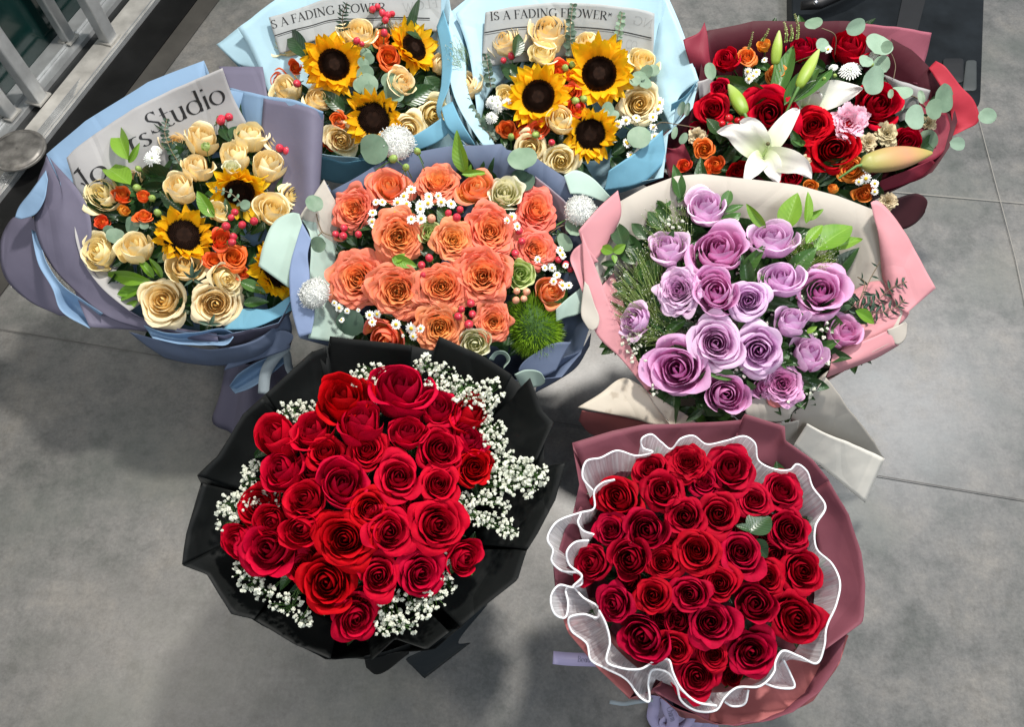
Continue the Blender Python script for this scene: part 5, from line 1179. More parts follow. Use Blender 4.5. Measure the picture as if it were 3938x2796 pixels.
roses(b, Z5, [(670, 495, 122, 'garden', dict(tx=-.3, ty=.2)), (890, 360, 132, 'open', dict(tx=-.1, ty=.6)), (1190, 330, 128, 'garden', dict(tx=0, ty=.75)), (1430, 372, 110, 'cup', dict(tx=.0, ty=.7)), (1805, 500, 126, 'garden', dict(tx=.35, ty=.4)), (950, 668, 152, 'garden', dict(tx=0, ty=0)), (1290, 685, 118, 'garden'), (1520, 635, 158, 'garden', dict(tx=.1, ty=.2)), (1800, 745, 108, 'garden'), (690, 930, 158, 'garden', dict(tx=-.2, ty=.15)), (940, 1010, 160, 'garden', dict(tx=-.05, ty=-.05)), (1212, 980, 145, 'garden', dict(tx=0, ty=.1)), (1470, 915, 160, 'garden', dict(tx=0, ty=.1)), (1205, 1235, 138, 'garden', dict(tx=0, ty=-.1)), (1540, 1200, 108, 'garden'), (1885, 1010, 100, 'cup', dict(tx=.4, ty=.1)), (870, 1300, 130, 'cup', dict(tx=-.2, ty=-.3, dz=-.01)), (610, 620, 66, 'cup', dict(dz=-.03)), (1090, 1190, 80, 'cup', dict(dz=-.03))], M_CORAL, name='garden_rose', nseed=6)
roses(b, Z5, [(1610, 400, 118, 'lisi', dict(tx=.1, ty=.35, mat=M_CREAM, dz=.005)), (1425, 1335, 108, 'lisi', dict(mat=M_CREAM)), (1140, 645, 78, 'lisi', dict(mat=M_LIME, dz=-.01)), (1705, 900, 96, 'lisi', dict(mat=M_LIME, tx=.2, ty=.1))], M_CREAM, name='lisianthus')
berries(b, Z5, [(1330, 495), (1310, 545), (1258, 517, 22), (695, 650), (600, 662), (553, 650, 22), (605, 612, 24), (1137, 798), (1090, 843), (1100, 905, 20), (1340, 1120, 22), (1397, 1083), (1407, 1150), (1320, 1165), (1385, 1215, 30), (1715, 695, 24), (1675, 770), (1945, 810), (1990, 840), (1700, 630, 24), (2020, 870, 20)], 25, dz=.01)
berries(b, Z5, [(1152, 552, 28), (1685, 1005, 22), (1747, 1010, 24), (1728, 1054, 22), (1680, 1062, 23)], 25, M_BERRYP, dz=.01)
daisies(b, Z5, [(1026, 370), (980, 412), (940, 452), (997, 460), (845, 450), (805, 450, 24), (785, 515), (920, 510), (1080, 465), (1082, 492), (1130, 457), (1135, 415), (1213, 450), (1275, 460), (1195, 410, 26)], 33)
daisies(b, Z5, [(1026, 557), (1088, 553), (780, 572), (790, 600, 22)], 33)
daisies(b, Z5, [(1655, 540, 30), (1625, 565, 26), (1688, 600, 28)], 30)
daisies(b, Z5, [(1955, 750), (1970, 780), (1815, 808), (1905, 860), (1860, 860, 22), (1935, 905, 26), (1915, 945), (1970, 970), (1990, 845, 20), (2010, 970, 26)], 30)
daisies(b, Z5, [(575, 1112, 30), (545, 1080, 20), (765, 1155), (812, 1150), (782, 1200, 28), (625, 1130, 20), (695, 1125, 14), (590, 1185, 20)], 30)
daisies(b, Z5, [(1025, 1240, 38), (1085, 1240, 30), (1037, 1290), (930, 1215), (975, 1285, 12)], 32, dz=.03)
for x, y, r, sx in ((935, 80, 102, 1.), (422, 1022, 92, .9), (2082, 500, 92, .95)):
    X, Y = Z5(x, y); b.put('scabiosa', scabiosa_mesh(M_WHITE, GREEN), X, Y, r * Z5.s, z=b.zp(X, Y) + .03, sx=sx)
    ex, ey = {935: (1000, 240), 422: (560, 1030), 2082: (1850, 640)}[x]; twig(b, Z5, [(ex, ey, -.02), ((ex + x) / 2, (ey + y) / 2 + 6, .005), (x, y, .03 if x != 935 else .04)], .0017, GREEN, 'flower_stem')
X, Y = Z5(1790, 1235); o = b.put('green_pompom', mossball_mesh(M_MOSS, M_MOSSD), X, Y, 205 * Z5.s, sx=.88, sy=1.14, tw=.5, tx=0, ty=0, dz=-.035); b.fl.append((X, Y, 100))
berries(b, Z5, [(1062, 130, 22), (915, 178, 26), (993, 230, 22)], 22, M_BUDG, 'flower_bud', dz=.05)
twig(b, Z5, [(1120, 290, 0), (1095, 210, .03), (1062, 135, .05)], .0009, GREEN, 'flower_stem'); twig(b, Z5, [(1000, 290, 0), (970, 220, .03), (915, 178, .05)], .0009, GREEN, 'flower_stem'); twig(b, Z5, [(1030, 300, 0), (1010, 260, .03), (993, 230, .05)], .0009, GREEN, 'flower_stem')
leaves(b, Z5, [(1365, 275, 1300, 5, .42, .01, .08), (1370, 280, 1400, 215, .5, .01, .03), (1340, 275, 1510, 262, .28, .02, .02), (905, 800, 1055, 850, .5, .01, .01), (920, 830, 985, 768, .6, .01, .01)], M_LEAFB, wr=.45)
leaves(b, Z5, [(870, 260, 820, 205, .6), (1790, 360, 1690, 240, .5, -.01, .0), (2000, 760, 1945, 620, .45), (760, 800, 850, 700, .5, -.02, -.02), (1130, 800, 1120, 690, .8, -.02, -.02), (1340, 1150, 1390, 1040, .5, -.02, -.02)], M_LEAFD, wr=.5)
rounds(b, Z5, [(790, 118, 90, 10, .95, .04, M_EUC), (1718, 172, 82, 100, .9, .03, M_EUC), (1738, 320, 70, 80, .7, .0, M_EUCD), (1700, 280, 50, 80, .8, .0, M_EUCD), (420, 455, 60, 90, .82, .05, M_EUC), (440, 715, 58, 190, .75, .05, M_EUC), (2050, 600, 66, 60, .8, .02, M_EUC), (1985, 700, 70, 120, .6, .0, M_EUC), (645, 1205, 84, 60, .95, .0, M_EUCD)], M_EUC, dz=.01)
twig(b, Z5, [(430, 510, .03), (450, 590, .03), (470, 635, .02), (540, 665, .01)]); twig(b, Z5, [(445, 660, .03), (470, 635, .02)]); twig(b, Z5, [(1900, 640, .0), (1960, 600, .02), (2020, 590, .02)])
foliage(b, 9, (.035, .065), extra=[Z5(x, y) + (50,) for x, y in ((1040, 470), (860, 540), (1150, 500), (1350, 560), (1110, 800), (1370, 1130), (1960, 850), (1900, 900), (760, 1230), (1640, 1080), (1930, 1200), (700, 760), (1130, 900), (1700, 640))])

# ================================================================== 6  LAVENDER ROSES, RIGHT
b = B6 = Bouquet('flower_bouquet', 'lavender rose bouquet with bright leaves in cream and pink paper', *Z6(840, 660), 430, .40, .06, tie_z=.17, tie=(at(*Z6(800, 1220), .16)), up=.25)
wrap(b, Z6, [(330, 200, .46), (440, 140, .47), (580, 90, .48), (700, 80, .48), (900, 100, .48), (1130, 130, .475), (1300, 175, .47), (1455, 235, .46), (1560, 480, .42), (1590, 700, .39), (1540, 830, .375), (1400, 900, .365), (1250, 960, .355), (1180, 1080, .34), (1050, 1190, .32), (820, 1210, .315), (560, 1200, .32), (440, 1040, .345), (330, 870, .37), (230, 700, .39), (180, 500, .42), (200, 330, .445)], (P_CREAM, P_PINK), per=5)
sheet(b, Z6, [[(320, 155, .485), (250, 215, .475), (145, 332, .46)], [(335, 260, .46), (260, 310, .455), (165, 400, .44)], [(300, 350, .43), (260, 420, .425), (200, 490, .42)]], (P_PINK, P_CREAM), nu=20, nv=12)
sheet(b, Z6, [[(165, 385, .445), (125, 415, .44), (108, 450, .432), (130, 520, .425), (160, 600, .41)], [(235, 470, .425), (200, 490, .42), (190, 540, .415), (185, 590, .408), (175, 640, .40)]], (P_PINK, P_SALM), nu=24)
sheet(b, Z6, [[(158, 340, .46), (230, 520, .43), (300, 700, .40), (380, 860, .375), (470, 1040, .35)], [(170, 560, .42), (190, 700, .40), (230, 800, .385), (330, 900, .365), (450, 1050, .345)]], (P_PINK, P_CREAM), nu=34)
sheet(b, Z6, [[(172, 560, .425), (160, 640, .41), (158, 720, .40), (190, 775, .392)], [(190, 580, .42), (215, 660, .41), (238, 730, .40), (225, 770, .395), (200, 780, .392)]], (P_CREAM, P_CREAM), nu=22)
sheet(b, Z6, [[(230, 600, .40), (280, 720, .385), (330, 800, .375)], [(300, 520, .39), (340, 640, .375), (380, 760, .365)]], (P_PINK, P_CREAM), nu=16)
sheet(b, Z6, [[(1450, 205, .485), (1470, 195, .485), (1500, 210, .48), (1600, 340, .455), (1738, 590, .42)], [(1480, 350, .45), (1510, 400, .445), (1540, 440, .44), (1580, 520, .425), (1680, 640, .405)], [(1500, 540, .40), (1530, 600, .40), (1550, 640, .40), (1580, 680, .395), (1610, 700, .395)]], (P_PINK, P_CREAM), nu=34, nv=16)
sheet(b, Z6, [[(1340, 620, .365), (1460, 560, .385), (1560, 580, .40), (1620, 700, .395)], [(1330, 800, .355), (1430, 800, .365), (1520, 770, .375), (1610, 720, .385)], [(1270, 880, .35), (1380, 850, .355), (1460, 820, .36), (1530, 790, .37)]], (P_PINK, P_CREAM), nu=24, nv=12)
sheet(b, Z6, [[(1275, 885, .37), (1350, 850, .375), (1440, 815, .38), (1530, 775, .385)], [(1265, 950, .36), (1370, 920, .365), (1480, 870, .368), (1560, 840, .37)], [(1250, 992, .34), (1370, 945, .345), (1480, 900, .35), (1575, 845, .36)]], (P_PINK, P_CREAM), nu=24, nv=12)
sheet(b, Z6, [[(1522, 775, .388), (1560, 760, .39), (1605, 740, .39)], [(1535, 820, .375), (1570, 842, .372), (1600, 820, .375), (1612, 750, .385)]], (P_CREAM, P_PINK), nu=16)
sheet(b, Z6, [[(140, 1122, .31), (240, 1060, .325), (345, 990, .34), (400, 1010, .34), (470, 1070, .335)], [(280, 1150, .315), (380, 1130, .325), (470, 1110, .33), (540, 1120, .33), (620, 1150, .32)], [(420, 1180, .31), (480, 1200, .315), (540, 1205, .315), (610, 1210, .315), (700, 1215, .31)]], (P_CREAMM, P_SALM), nu=30, nv=12)
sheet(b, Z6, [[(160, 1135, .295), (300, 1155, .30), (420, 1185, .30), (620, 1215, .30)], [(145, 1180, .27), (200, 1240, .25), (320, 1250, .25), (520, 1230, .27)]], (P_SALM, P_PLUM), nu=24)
sheet(b, Z6, [[(900, 1090, .35), (980, 1070, .355), (1080, 1090, .35), (1120, 1120, .34)], [(890, 1140, .34), (980, 1130, .345), (1060, 1140, .345), (1095, 1150, .34)], [(900, 1180, .325), (980, 1185, .325), (1050, 1185, .325), (1090, 1170, .33)]], (P_CREAM, P_CREAM), nu=26, nv=14)
sheet(b, Z6, [[(985, 1085, .362), (1020, 1072, .365), (1075, 1100, .36)], [(990, 1110, .355), (1020, 1125, .355), (1070, 1112, .356)]], (P_SALM, P_CREAM), nu=14)
# the long tail of cream paper that stands on the floor to the right, ivory inside corner below
sheet(b, Z6, [[(1110, 1090, .33), (1180, 1040, .34), (1245, 985, .345)], [(1090, 1180, .28), (1230, 1140, .29), (1330, 1100, .29)], [(1080, 1270, .20), (1280, 1260, .20), (1430, 1220, .20)], [(1120, 1290, .12), (1330, 1330, .11), (1512, 1352, .10)]], (P_CREAM, P_CREAM), nu=30, nv=24, wob=.003)
sheet(b, Z6, [[(1165, 1195, .285), (1260, 1240, .26), (1400, 1300, .21), (1512, 1350, .17)], [(1105, 1290, .24), (1220, 1380, .19), (1330, 1470, .14), (1422, 1550, .10)]], (P_CARD, P_CARD), nu=24, wob=.002)
sheet(b, Z6, [[(820, 1215, .30), (950, 1200, .31), (1080, 1190, .31), (1130, 1180, .30)], [(760, 1300, .16), (900, 1330, .15), (1040, 1320, .15), (1110, 1290, .16)]], (P_CREAM, P_SALM), nu=24)
handle(b, (P_CREAM, P_CREAM))
roses(b, Z6, [(710, 235, 98, 'cup', dict(tx=0, ty=1.05)), (540, 420, 88, 'cup', dict(tx=-.1, ty=1.)), (1005, 382, 105, 'cup', dict(tx=.2, ty=1.)), (590, 600, 98, 'garden', dict(tx=-.3, ty=.2)), (905, 645, 88, 'full', dict(tx=0, ty=.05)), (1048, 555, 94, 'cup', dict(tx=0, ty=.8)), (400, 742, 78, 'cup', dict(tx=-.7, ty=.2)), (760, 835, 118, 'full', dict(tx=.05, ty=.05)), (950, 865, 110, 'open', dict(tx=0, ty=-.05)), (1090, 748, 76, 'bud', dict(tx=.3, ty=.8)), (1165, 895, 88, 'bud', dict(tx=.4, ty=.7))], M_LILAC, nseed=6)
roses(b, Z6, [(770, 425, 120, 'cup', dict(tx=.05, ty=.5)), (755, 610, 112, 'cup', dict(tx=.1, ty=.25)), (1222, 608, 126, 'open', dict(tx=.15, ty=.3)), (1320, 790, 84, 'cup', dict(tx=.6, ty=.6)), (585, 950, 134, 'open', dict(tx=-.1, ty=.1)), (1050, 1015, 84, 'garden', dict(tx=.2, ty=.1)), (800, 1065, 102, 'cup', dict(tx=.1, ty=0)), (970, 1025, 54, 'cup', dict(dz=-.01))], M_MAUVE, nseed=6)
leaves(b, Z6, [(600, 190, 575, 38, .42, .0, .05), (590, 210, 640, 110, .4), (560, 260, 470, 200, .6), (540, 240, 490, 145, .6), (660, 190, 745, 110, .38), (790, 230, 825, 140, .5), (800, 250, 880, 215, .45), (760, 330, 875, 250, .5), (780, 350, 860, 290, .5)], M_LEAFM, wr=.45)
leaves(b, Z6, [(520, 330, 455, 240, .6), (560, 300, 500, 260, .6), (345, 410, 310, 285, .55, .02, .02), (450, 370, 380, 295, .55), (420, 470, 360, 340, .5), (400, 480, 320, 420, .5), (320, 480, 240, 480, .4), (300, 490, 260, 540, .5), (1280, 690, 1390, 610, .5), (700, 1130, 625, 1185, .4), (1300, 860, 1200, 840, .4)], M_LEAFD, wr=.5)
leaves(b, Z6, [(1065, 330, 1120, 160, .62, .0, .05), (1160, 300, 1175, 155, .35, .01, .05), (1160, 280, 1240, 240, .45, .01, .04), (980, 320, 890, 215, .38, .01, .03), (1200, 420, 1370, 285, .62, .01, .05), (1250, 420, 1420, 360, .35, .01, .03), (1160, 390, 1235, 300, .45, .01, .03), (1140, 400, 1220, 410, .4), (1380, 690, 1480, 745, .5, .02, .03), (300, 430, 238, 405, .7, .03, .03), (300, 430, 355, 395, .75, .03, .03), (300, 440, 310, 475, .7, .03, .03), (1330, 560, 1370, 590, .4), (1160, 790, 1210, 760, .5)], M_LEAFB, wr=.5)
leaves(b, Z6, [(840, 985, 720, 960, .5), (690, 1000, 715, 960, .5), (830, 1130, 730, 1170, .6, .0, -.02), (1080, 870, 1040, 930, .5), (930, 1040, 900, 1010, .5), (1100, 940, 1030, 900, .4)], M_LEAFM, wr=.45)
hairgrass(b, Z6, 430, 620, 150, 230, 420, (560, 820), .01); hairgrass(b, Z6, 540, 330, 130, 150, 130, (620, 480), .02); hairgrass(b, Z6, 1190, 430, 130, 90, 260, (1120, 520), .015, mat=plain_mat('panicum_fresh', (.36, .52, .10), .5, tl=.2)); hairgrass(b, Z6, 560, 760, 100, 70, 120, (560, 840), .0); 
gyp(b, Z6, [(575, 305, 60, 40, 14), (900, 510, 70, 45, 22), (1015, 650, 40, 60, 13), (945, 740, 60, 30, 12), (385, 830, 50, 55, 16), (420, 900, 40, 60, 12), (500, 1045, 40, 30, 9), (845, 965, 60, 35, 15), (1225, 780, 40, 50, 10), (1240, 920, 25, 30, 5), (1160, 1040, 50, 40, 9), (1090, 1085, 20, 15, 3), (860, 500, 30, 30, 6), (640, 385, 25, 50, 6), (680, 720, 40, 30, 8), (1130, 660, 30, 40, 8), (880, 760, 40, 40, 10), (1070, 900, 30, 30, 6), (930, 950, 40, 30, 8)], .0030, dz=.015)
sprig(b, Z6, [(1330, 700, 0), (1400, 640, .02), (1450, 540, .03), (1490, 470, .04)], 6, 62, M_EUCD, .28, kind='leaf', both=False); sprig(b, Z6, [(1380, 680, .01), (1470, 650, .02), (1540, 590, .03), (1610, 560, .04)], 9, 66, M_EUCD, .28, kind='leaf'); sprig(b, Z6, [(1400, 690, .01), (1480, 700, .02), (1550, 680, .03), (1600, 640, .03)], 7, 62, M_EUCD, .28, kind='leaf'); sprig(b, Z6, [(1380, 700, .01), (1400, 640, .03), (1420, 560, .03), (1390, 540, .03)], 5, 50, M_EUCD, .28, kind='leaf', both=False)
foliage(b, 13, (.04, .07), dz=-.034, extra=[Z6(x, y) + (50,) for x, y in ((620, 520), (860, 540), (640, 720), (1000, 720), (1000, 960), (1180, 700), (700, 1130), (680, 330), (500, 500), (420, 600), (450, 700), (560, 800), (1100, 640), (1130, 1000), (880, 980), (640, 1090))])
# ================================================================== 7  RED ROSES IN BLACK PAPER
b = B7 = Bouquet('flower_bouquet', 'round red rose bouquet ringed with white baby breath in matt black paper', *Z7(850, 790), 545, .42, .045, tie_z=.18, tie=(at(*Z7(900, 1250), .16)), up=.12, fbulge=.45, bulge=.07)
rimb = [(718, 52), (1080, 95), (1180, 118), (1205, 55), (1400, 140), (1520, 215), (1590, 295), (1612, 240), (1660, 380), (1715, 435), (1672, 490), (1668, 632), (1762, 618), (1720, 780), (1640, 930), (1592, 1005), (1552, 1135), (1420, 1240), (1300, 1350), (1180, 1440), (1000, 1470), (880, 1495), (700, 1485), (560, 1420), (370, 1310), (280, 1290), (170, 1110), (62, 1070), (80, 930), (150, 710), (132, 675), (220, 590), (330, 400), (500, 250), (640, 120), (700, 180)]
wrap(b, Z7, rimb, (P_BLACK, P_BLACKB), per=4, zoff=-.005, power=1.2)
def flap(pts_out, pts_in, z0, z1, mats=(P_BLACK, P_BLACKB), cv=Z7, **k):
    n = len(pts_out)
    def Q(p, z): X, Y = cv(p[0], p[1]); return (p[0], p[1], b.zp(X, Y) + z)
    return sheet(b, cv, [[Q(p, z0) for p in pts_out], [Q(((p[0] + q[0]) / 2, (p[1] + q[1]) / 2), (z0 + z1) / 2 - .006) for p, q in zip(pts_out, pts_in)], [Q(q, z1) for q in pts_in]], mats, nu=k.pop('nu', 26), nv=10, linear=True, **k)
flap([(718, 50), (900, 74), (1085, 98)], [(690, 330), (880, 330), (1060, 330)], .012, -.045)
flap([(1205, 52), (1400, 138), (1530, 225)], [(1130, 330), (1290, 400), (1400, 480)], .014, -.045)
flap([(1610, 238), (1662, 380), (1715, 436), (1640, 600)], [(1430, 420), (1450, 520), (1440, 600), (1430, 700)], .010, -.045)
flap([(1764, 616), (1722, 780), (1640, 935), (1600, 1000)], [(1460, 700), (1430, 800), (1400, 900), (1380, 980)], .012, -.045)
flap([(1595, 1003), (1555, 1137), (1425, 1240), (1300, 1345)], [(1350, 1000), (1300, 1080), (1230, 1140), (1150, 1200)], .006, -.045)
flap([(1250, 1370), (1150, 1450), (1010, 1400), (900, 1500)], [(1130, 1250), (1050, 1300), (960, 1320), (880, 1350)], .010, -.04)
flap([(720, 1490), (560, 1425), (380, 1315)], [(760, 1330), (640, 1270), (520, 1180)], .008, -.045)
flap([(380, 1312), (280, 1292), (168, 1112), (60, 1072)], [(500, 1150), (420, 1100), (350, 1020), (300, 950)], .012, -.045)
flap([(60, 1072), (78, 930), (150, 705)], [(310, 950), (320, 860), (360, 760)], .006, -.045)
flap([(130, 676), (220, 588), (330, 400), (420, 330)], [(400, 760), (420, 680), (500, 560), (560, 500)], .012, -.045)
flap([(430, 310), (500, 250), (640, 118), (700, 100)], [(560, 500), (620, 440), (690, 380), (740, 350)], .006, -.045)
sheet(b, Z7, [[(1170, 1440, .36), (1290, 1350, .37), (1420, 1250, .375)], [(1060, 1490, .33), (1150, 1480, .32), (1290, 1420, .32)], [(1060, 1500, .31), (1140, 1580, .25), (1345, 1420, .28)]], (P_BLACKB, P_BLACK), nu=20, linear=True)
sheet(b, Z7, [[(870, 1480, .37), (960, 1460, .37), (1080, 1420, .38)], [(880, 1530, .34), (925, 1562, .33), (1070, 1470, .34)]], (P_BLACK, P_BLACKB), nu=16)
handle(b, (P_BLACKB, P_BLACK))
roses(b, Z7, [(775, 345, 130, 'cup', dict(tx=-.1, ty=.75)), (1030, 305, 138, 'cup', dict(tx=.1, ty=.85)), (1190, 385, 92, 'cup', dict(tx=.2, ty=.6)), (1335, 415, 92, 'bud', dict(tx=.4, ty=.8)), (505, 520, 108, 'bud', dict(tx=-.6, ty=.8)), (650, 480, 92, 'cup', dict(tx=-.3, ty=.7)), (700, 572, 90, 'open', dict(tx=-.1, ty=.5)), (860, 462, 108, 'bud', dict(tx=0, ty=1.)), (882, 562, 88, 'full'), (1062, 490, 88, 'cup', dict(tx=.1, ty=.6)), (1210, 560, 108, 'open'), (1325, 510, 82, 'cup'), (1360, 640, 90, 'open'), (1200, 712, 92, 'full'), (1022, 680, 104, 'open'), (768, 718, 108, 'cup', dict(tx=.1, ty=.3)), (515, 650, 102, 'cup', dict(tx=-.5, ty=.4)), (615, 785, 108, 'open', dict(tx=-.4, ty=.3)), (895, 818, 98, 'full'), (980, 922, 108, 'open'), (1195, 890, 120, 'full'), (785, 955, 128, 'full'), (450, 1000, 132, 'open', dict(tx=-.3, ty=.1)), (330, 965, 88, 'cup', dict(tx=-.7, ty=.1)), (600, 905, 92, 'cup'), (705, 1150, 132, 'open', dict(tx=-.1, ty=-.05)), (935, 1120, 90, 'open'), (1122, 1108, 104, 'full'), (1310, 1035, 82, 'cup', dict(tx=.5, ty=-.2)), (832, 1305, 104, 'open', dict(tx=.1, ty=-.3)), (600, 1060, 82, 'cup', dict(dz=-.02)), (415, 800, 86, 'cup', dict(dz=-.015)), (640, 650, 80, 'cup', dict(dz=-.02)), (880, 1230, 70, 'cup', dict(dz=-.025)), (1080, 800, 75, 'cup', dict(dz=-.025)), (470, 880, 90, 'cup', dict(dz=-.01)), (1290, 600, 70, 'cup', dict(dz=-.02)), (950, 580, 70, 'cup', dict(dz=-.02))], M_RED, nseed=14, scale=1.16)
gyp(b, Z7, [(600, 395, 95, 60, 34), (545, 385, 60, 45, 14), (895, 215, 85, 50, 30), (1140, 180, 60, 45, 20), (1210, 230, 90, 60, 36), (1300, 285, 90, 60, 36), (1350, 330, 70, 50, 26), (1440, 300, 50, 70, 20), (1430, 350, 40, 50, 12), (1430, 460, 75, 50, 30), (1450, 520, 60, 50, 24), (1490, 610, 70, 60, 30), (1560, 640, 80, 50, 30), (1640, 670, 65, 50, 24), (1620, 740, 40, 50, 12), (1540, 710, 60, 50, 20), (1460, 690, 50, 50, 16), (1310, 790, 60, 50, 22), (1360, 850, 70, 50, 26), (1420, 770, 60, 40, 18), (1490, 800, 30, 50, 10), (1450, 880, 60, 40, 14), (1510, 910, 60, 50, 20), (380, 640, 50, 35, 16), (350, 700, 40, 60, 18), (300, 800, 85, 50, 34), (260, 870, 60, 60, 22), (380, 780, 60, 40, 16), (470, 770, 50, 50, 16), (320, 1100, 45, 40, 12), (370, 1150, 60, 50, 20), (430, 1200, 50, 40, 14), (520, 1250, 80, 50, 22), (600, 1310, 50, 45, 14), (1010, 1200, 55, 35, 12), (990, 1260, 60, 50, 16), (970, 1340, 60, 60, 22), (1050, 1340, 60, 50, 18), (1110, 1280, 60, 50, 22), (1180, 1220, 60, 50, 22), (1240, 1150, 45, 60, 18), (1220, 1050, 40, 40, 10), (840, 260, 30, 30, 8), (910, 330, 30, 50, 8)], .0036, dz=.02)
foliage(b, 5, (.03, .045), dz=-.055, spread=.35)

# ================================================================== 8  RED ROSES IN DUSTY ROSE PAPER WITH LACE
b = B8 = Bouquet('flower_bouquet', 'round red rose bouquet with white rimmed organza frill in dusty rose paper', *Z8(860, 800), 515, .42, .03, tie_z=.18, tie=(at(*Z8(800, 1480), .17)), base=(at(*Z8(740, 1640), 0)), up=.10, fbulge=.35, bulge=.06)
wrap(b, Z8, [(200, 205), (400, 150), (560, 118), (800, 110), (1045, 90), (1062, 60), (1260, 125), (1262, 195), (1400, 290), (1480, 385), (1570, 560), (1640, 740), (1662, 900), (1660, 1010), (1652, 1095), (1570, 1160), (1540, 1290), (1440, 1450), (1300, 1550), (1150, 1600), (1000, 1620), (860, 1590), (700, 1520), (600, 1440), (480, 1482), (330, 1330), (180, 1150), (120, 980), (108, 820), (190, 600), (235, 410)], (P_ROSE, P_SALM), per=4, zoff=-.012, power=1.2)
flap([(200, 205), (420, 145), (560, 115), (1048, 88)], [(330, 520), (430, 420), (560, 330), (960, 300)], .0, -.045, (P_ROSE, P_SALM), Z8)
flap([(1060, 58), (1258, 122), (1262, 195), (1400, 290), (1484, 390)], [(980, 250), (1100, 290), (1180, 330), (1270, 400), (1330, 480)], .006, -.045, (P_ROSE, P_SALM), Z8)
flap([(1484, 390), (1580, 560), (1642, 740), (1663, 900), (1655, 1098), (1460, 1240)], [(1330, 480), (1400, 600), (1430, 740), (1440, 860), (1430, 1000), (1360, 1120)], .002, -.045, (P_ROSE, P_SALM), Z8)
flap([(1582, 1165), (1530, 1320), (1400, 1500), (1200, 1592), (1010, 1622), (860, 1590)], [(1430, 1100), (1360, 1190), (1250, 1290), (1130, 1350), (980, 1390), (870, 1400)], -.03, -.065, (P_SALM, P_ROSE), Z8)
flap([(880, 1590), (700, 1500), (592, 1438), (640, 1420)], [(900, 1400), (780, 1350), (700, 1330), (680, 1330)], .0, -.04, (P_ROSE, P_SALM), Z8)
flap([(485, 1482), (330, 1335), (175, 1150), (112, 960)], [(600, 1330), (480, 1250), (380, 1130), (320, 980)], -.005, -.05, (P_SALM, P_ROSE), Z8)
flap([(125, 1010), (105, 820), (160, 640), (240, 520)], [(300, 1000), (290, 860), (300, 720), (330, 600)], .0, -.05, (P_ROSE, P_SALM), Z8)
# organza frill
def organza():
    m, N, L, bb = nodes_of('organza'); uv = N.new('ShaderNodeUVMap'); sp = N.new('ShaderNodeSeparateXYZ'); L.new(uv.outputs[0], sp.inputs[0])
    mu = N.new('ShaderNodeMath'); mu.operation = 'MULTIPLY'; L.new(sp.outputs[0], mu.inputs[0]); mu.inputs[1].default_value = 520
    cb = N.new('ShaderNodeCombineXYZ'); L.new(mu.outputs[0], cb.inputs[0]); L.new(sp.outputs[1], cb.inputs[1])
    nz = noise_tex(N, L, 1.0, 3, cb.outputs[0], .6)
    f = ramp(N, L, nz, [(.28, (.48, .48, .48)), (.48, (.66, .66, .66)), (.62, (.97, .97, .97))])
    bb.inputs['Base Color'].default_value = (.80, .78, .80, 1); bb.inputs['Roughness'].default_value = .4; bb.inputs['Sheen Weight'].default_value = .4
    ms = translucent(N, L, bb, (.8, .78, .8, 1), .35); tr = N.new('ShaderNodeBsdfTransparent'); m2 = N.new('ShaderNodeMixShader')
    L.new(f, m2.inputs[0]); L.new(tr.outputs[0], m2.inputs[1]); L.new(ms.outputs[0], m2.inputs[2])
    L.new(m2.outputs[0], [n for n in N if n.type == 'OUTPUT_MATERIAL'][0].inputs[0]); return m
M_ORG = organza(); M_CORD = plain_mat('white_cord', (.84, .84, .86), .5, bumpy=.4, scale=300)
def frill(outer, inner_c, k_in, name='organza_frill', z_in=-.045):
    """outer: closed or open path of (x, y, z above head plane)"""
    O = []; I = []
    for x, y, z in outer:
        X, Y = Z8(x, y); O.append(at(X, Y, b.zp(X, Y) + z + .022))
    O = catmull(O, len(O) * 9)
    cx, cy = Z8(*inner_c); cc = at(cx, cy, b.zp(cx, cy))
    fl = []
    A = [atan2(p.y - cc.y, p.x - cc.x) for p in O]
    for p in O:
        d = Vector((p.x - cc.x, p.y - cc.y, 0)); D = d.length; d.normalize()
        fl.append(Vector((cc.x, cc.y, 0)) + d * (k_in * .18 + D * .0) * 1.0 + Vector((0, 0, cc.z + z_in)))
    # the gathered foot follows a smooth ring
    n = len(fl)
    rows = [[p.lerp(q, t) + Vector((0, 0, -.012 * sin(pi * t))) + Vector((0, 0, .0015 * sin(j * 1.7) * sin(pi * t))) for j, (p, q) in enumerate(zip(fl, O))] for t in [i / 8 for i in range(9)]]
    mb = MB(); mb.grid(rows, [[(j / (n - 1), i / 8) for j in range(n)] for i in range(9)])
    o = link(name, mb.mesh(name, [M_ORG]), b.o); mb = MB(); mb.tube(O, .0016, 7); sub('white_cord', mb.mesh('white_cord', [M_CORD]), o)
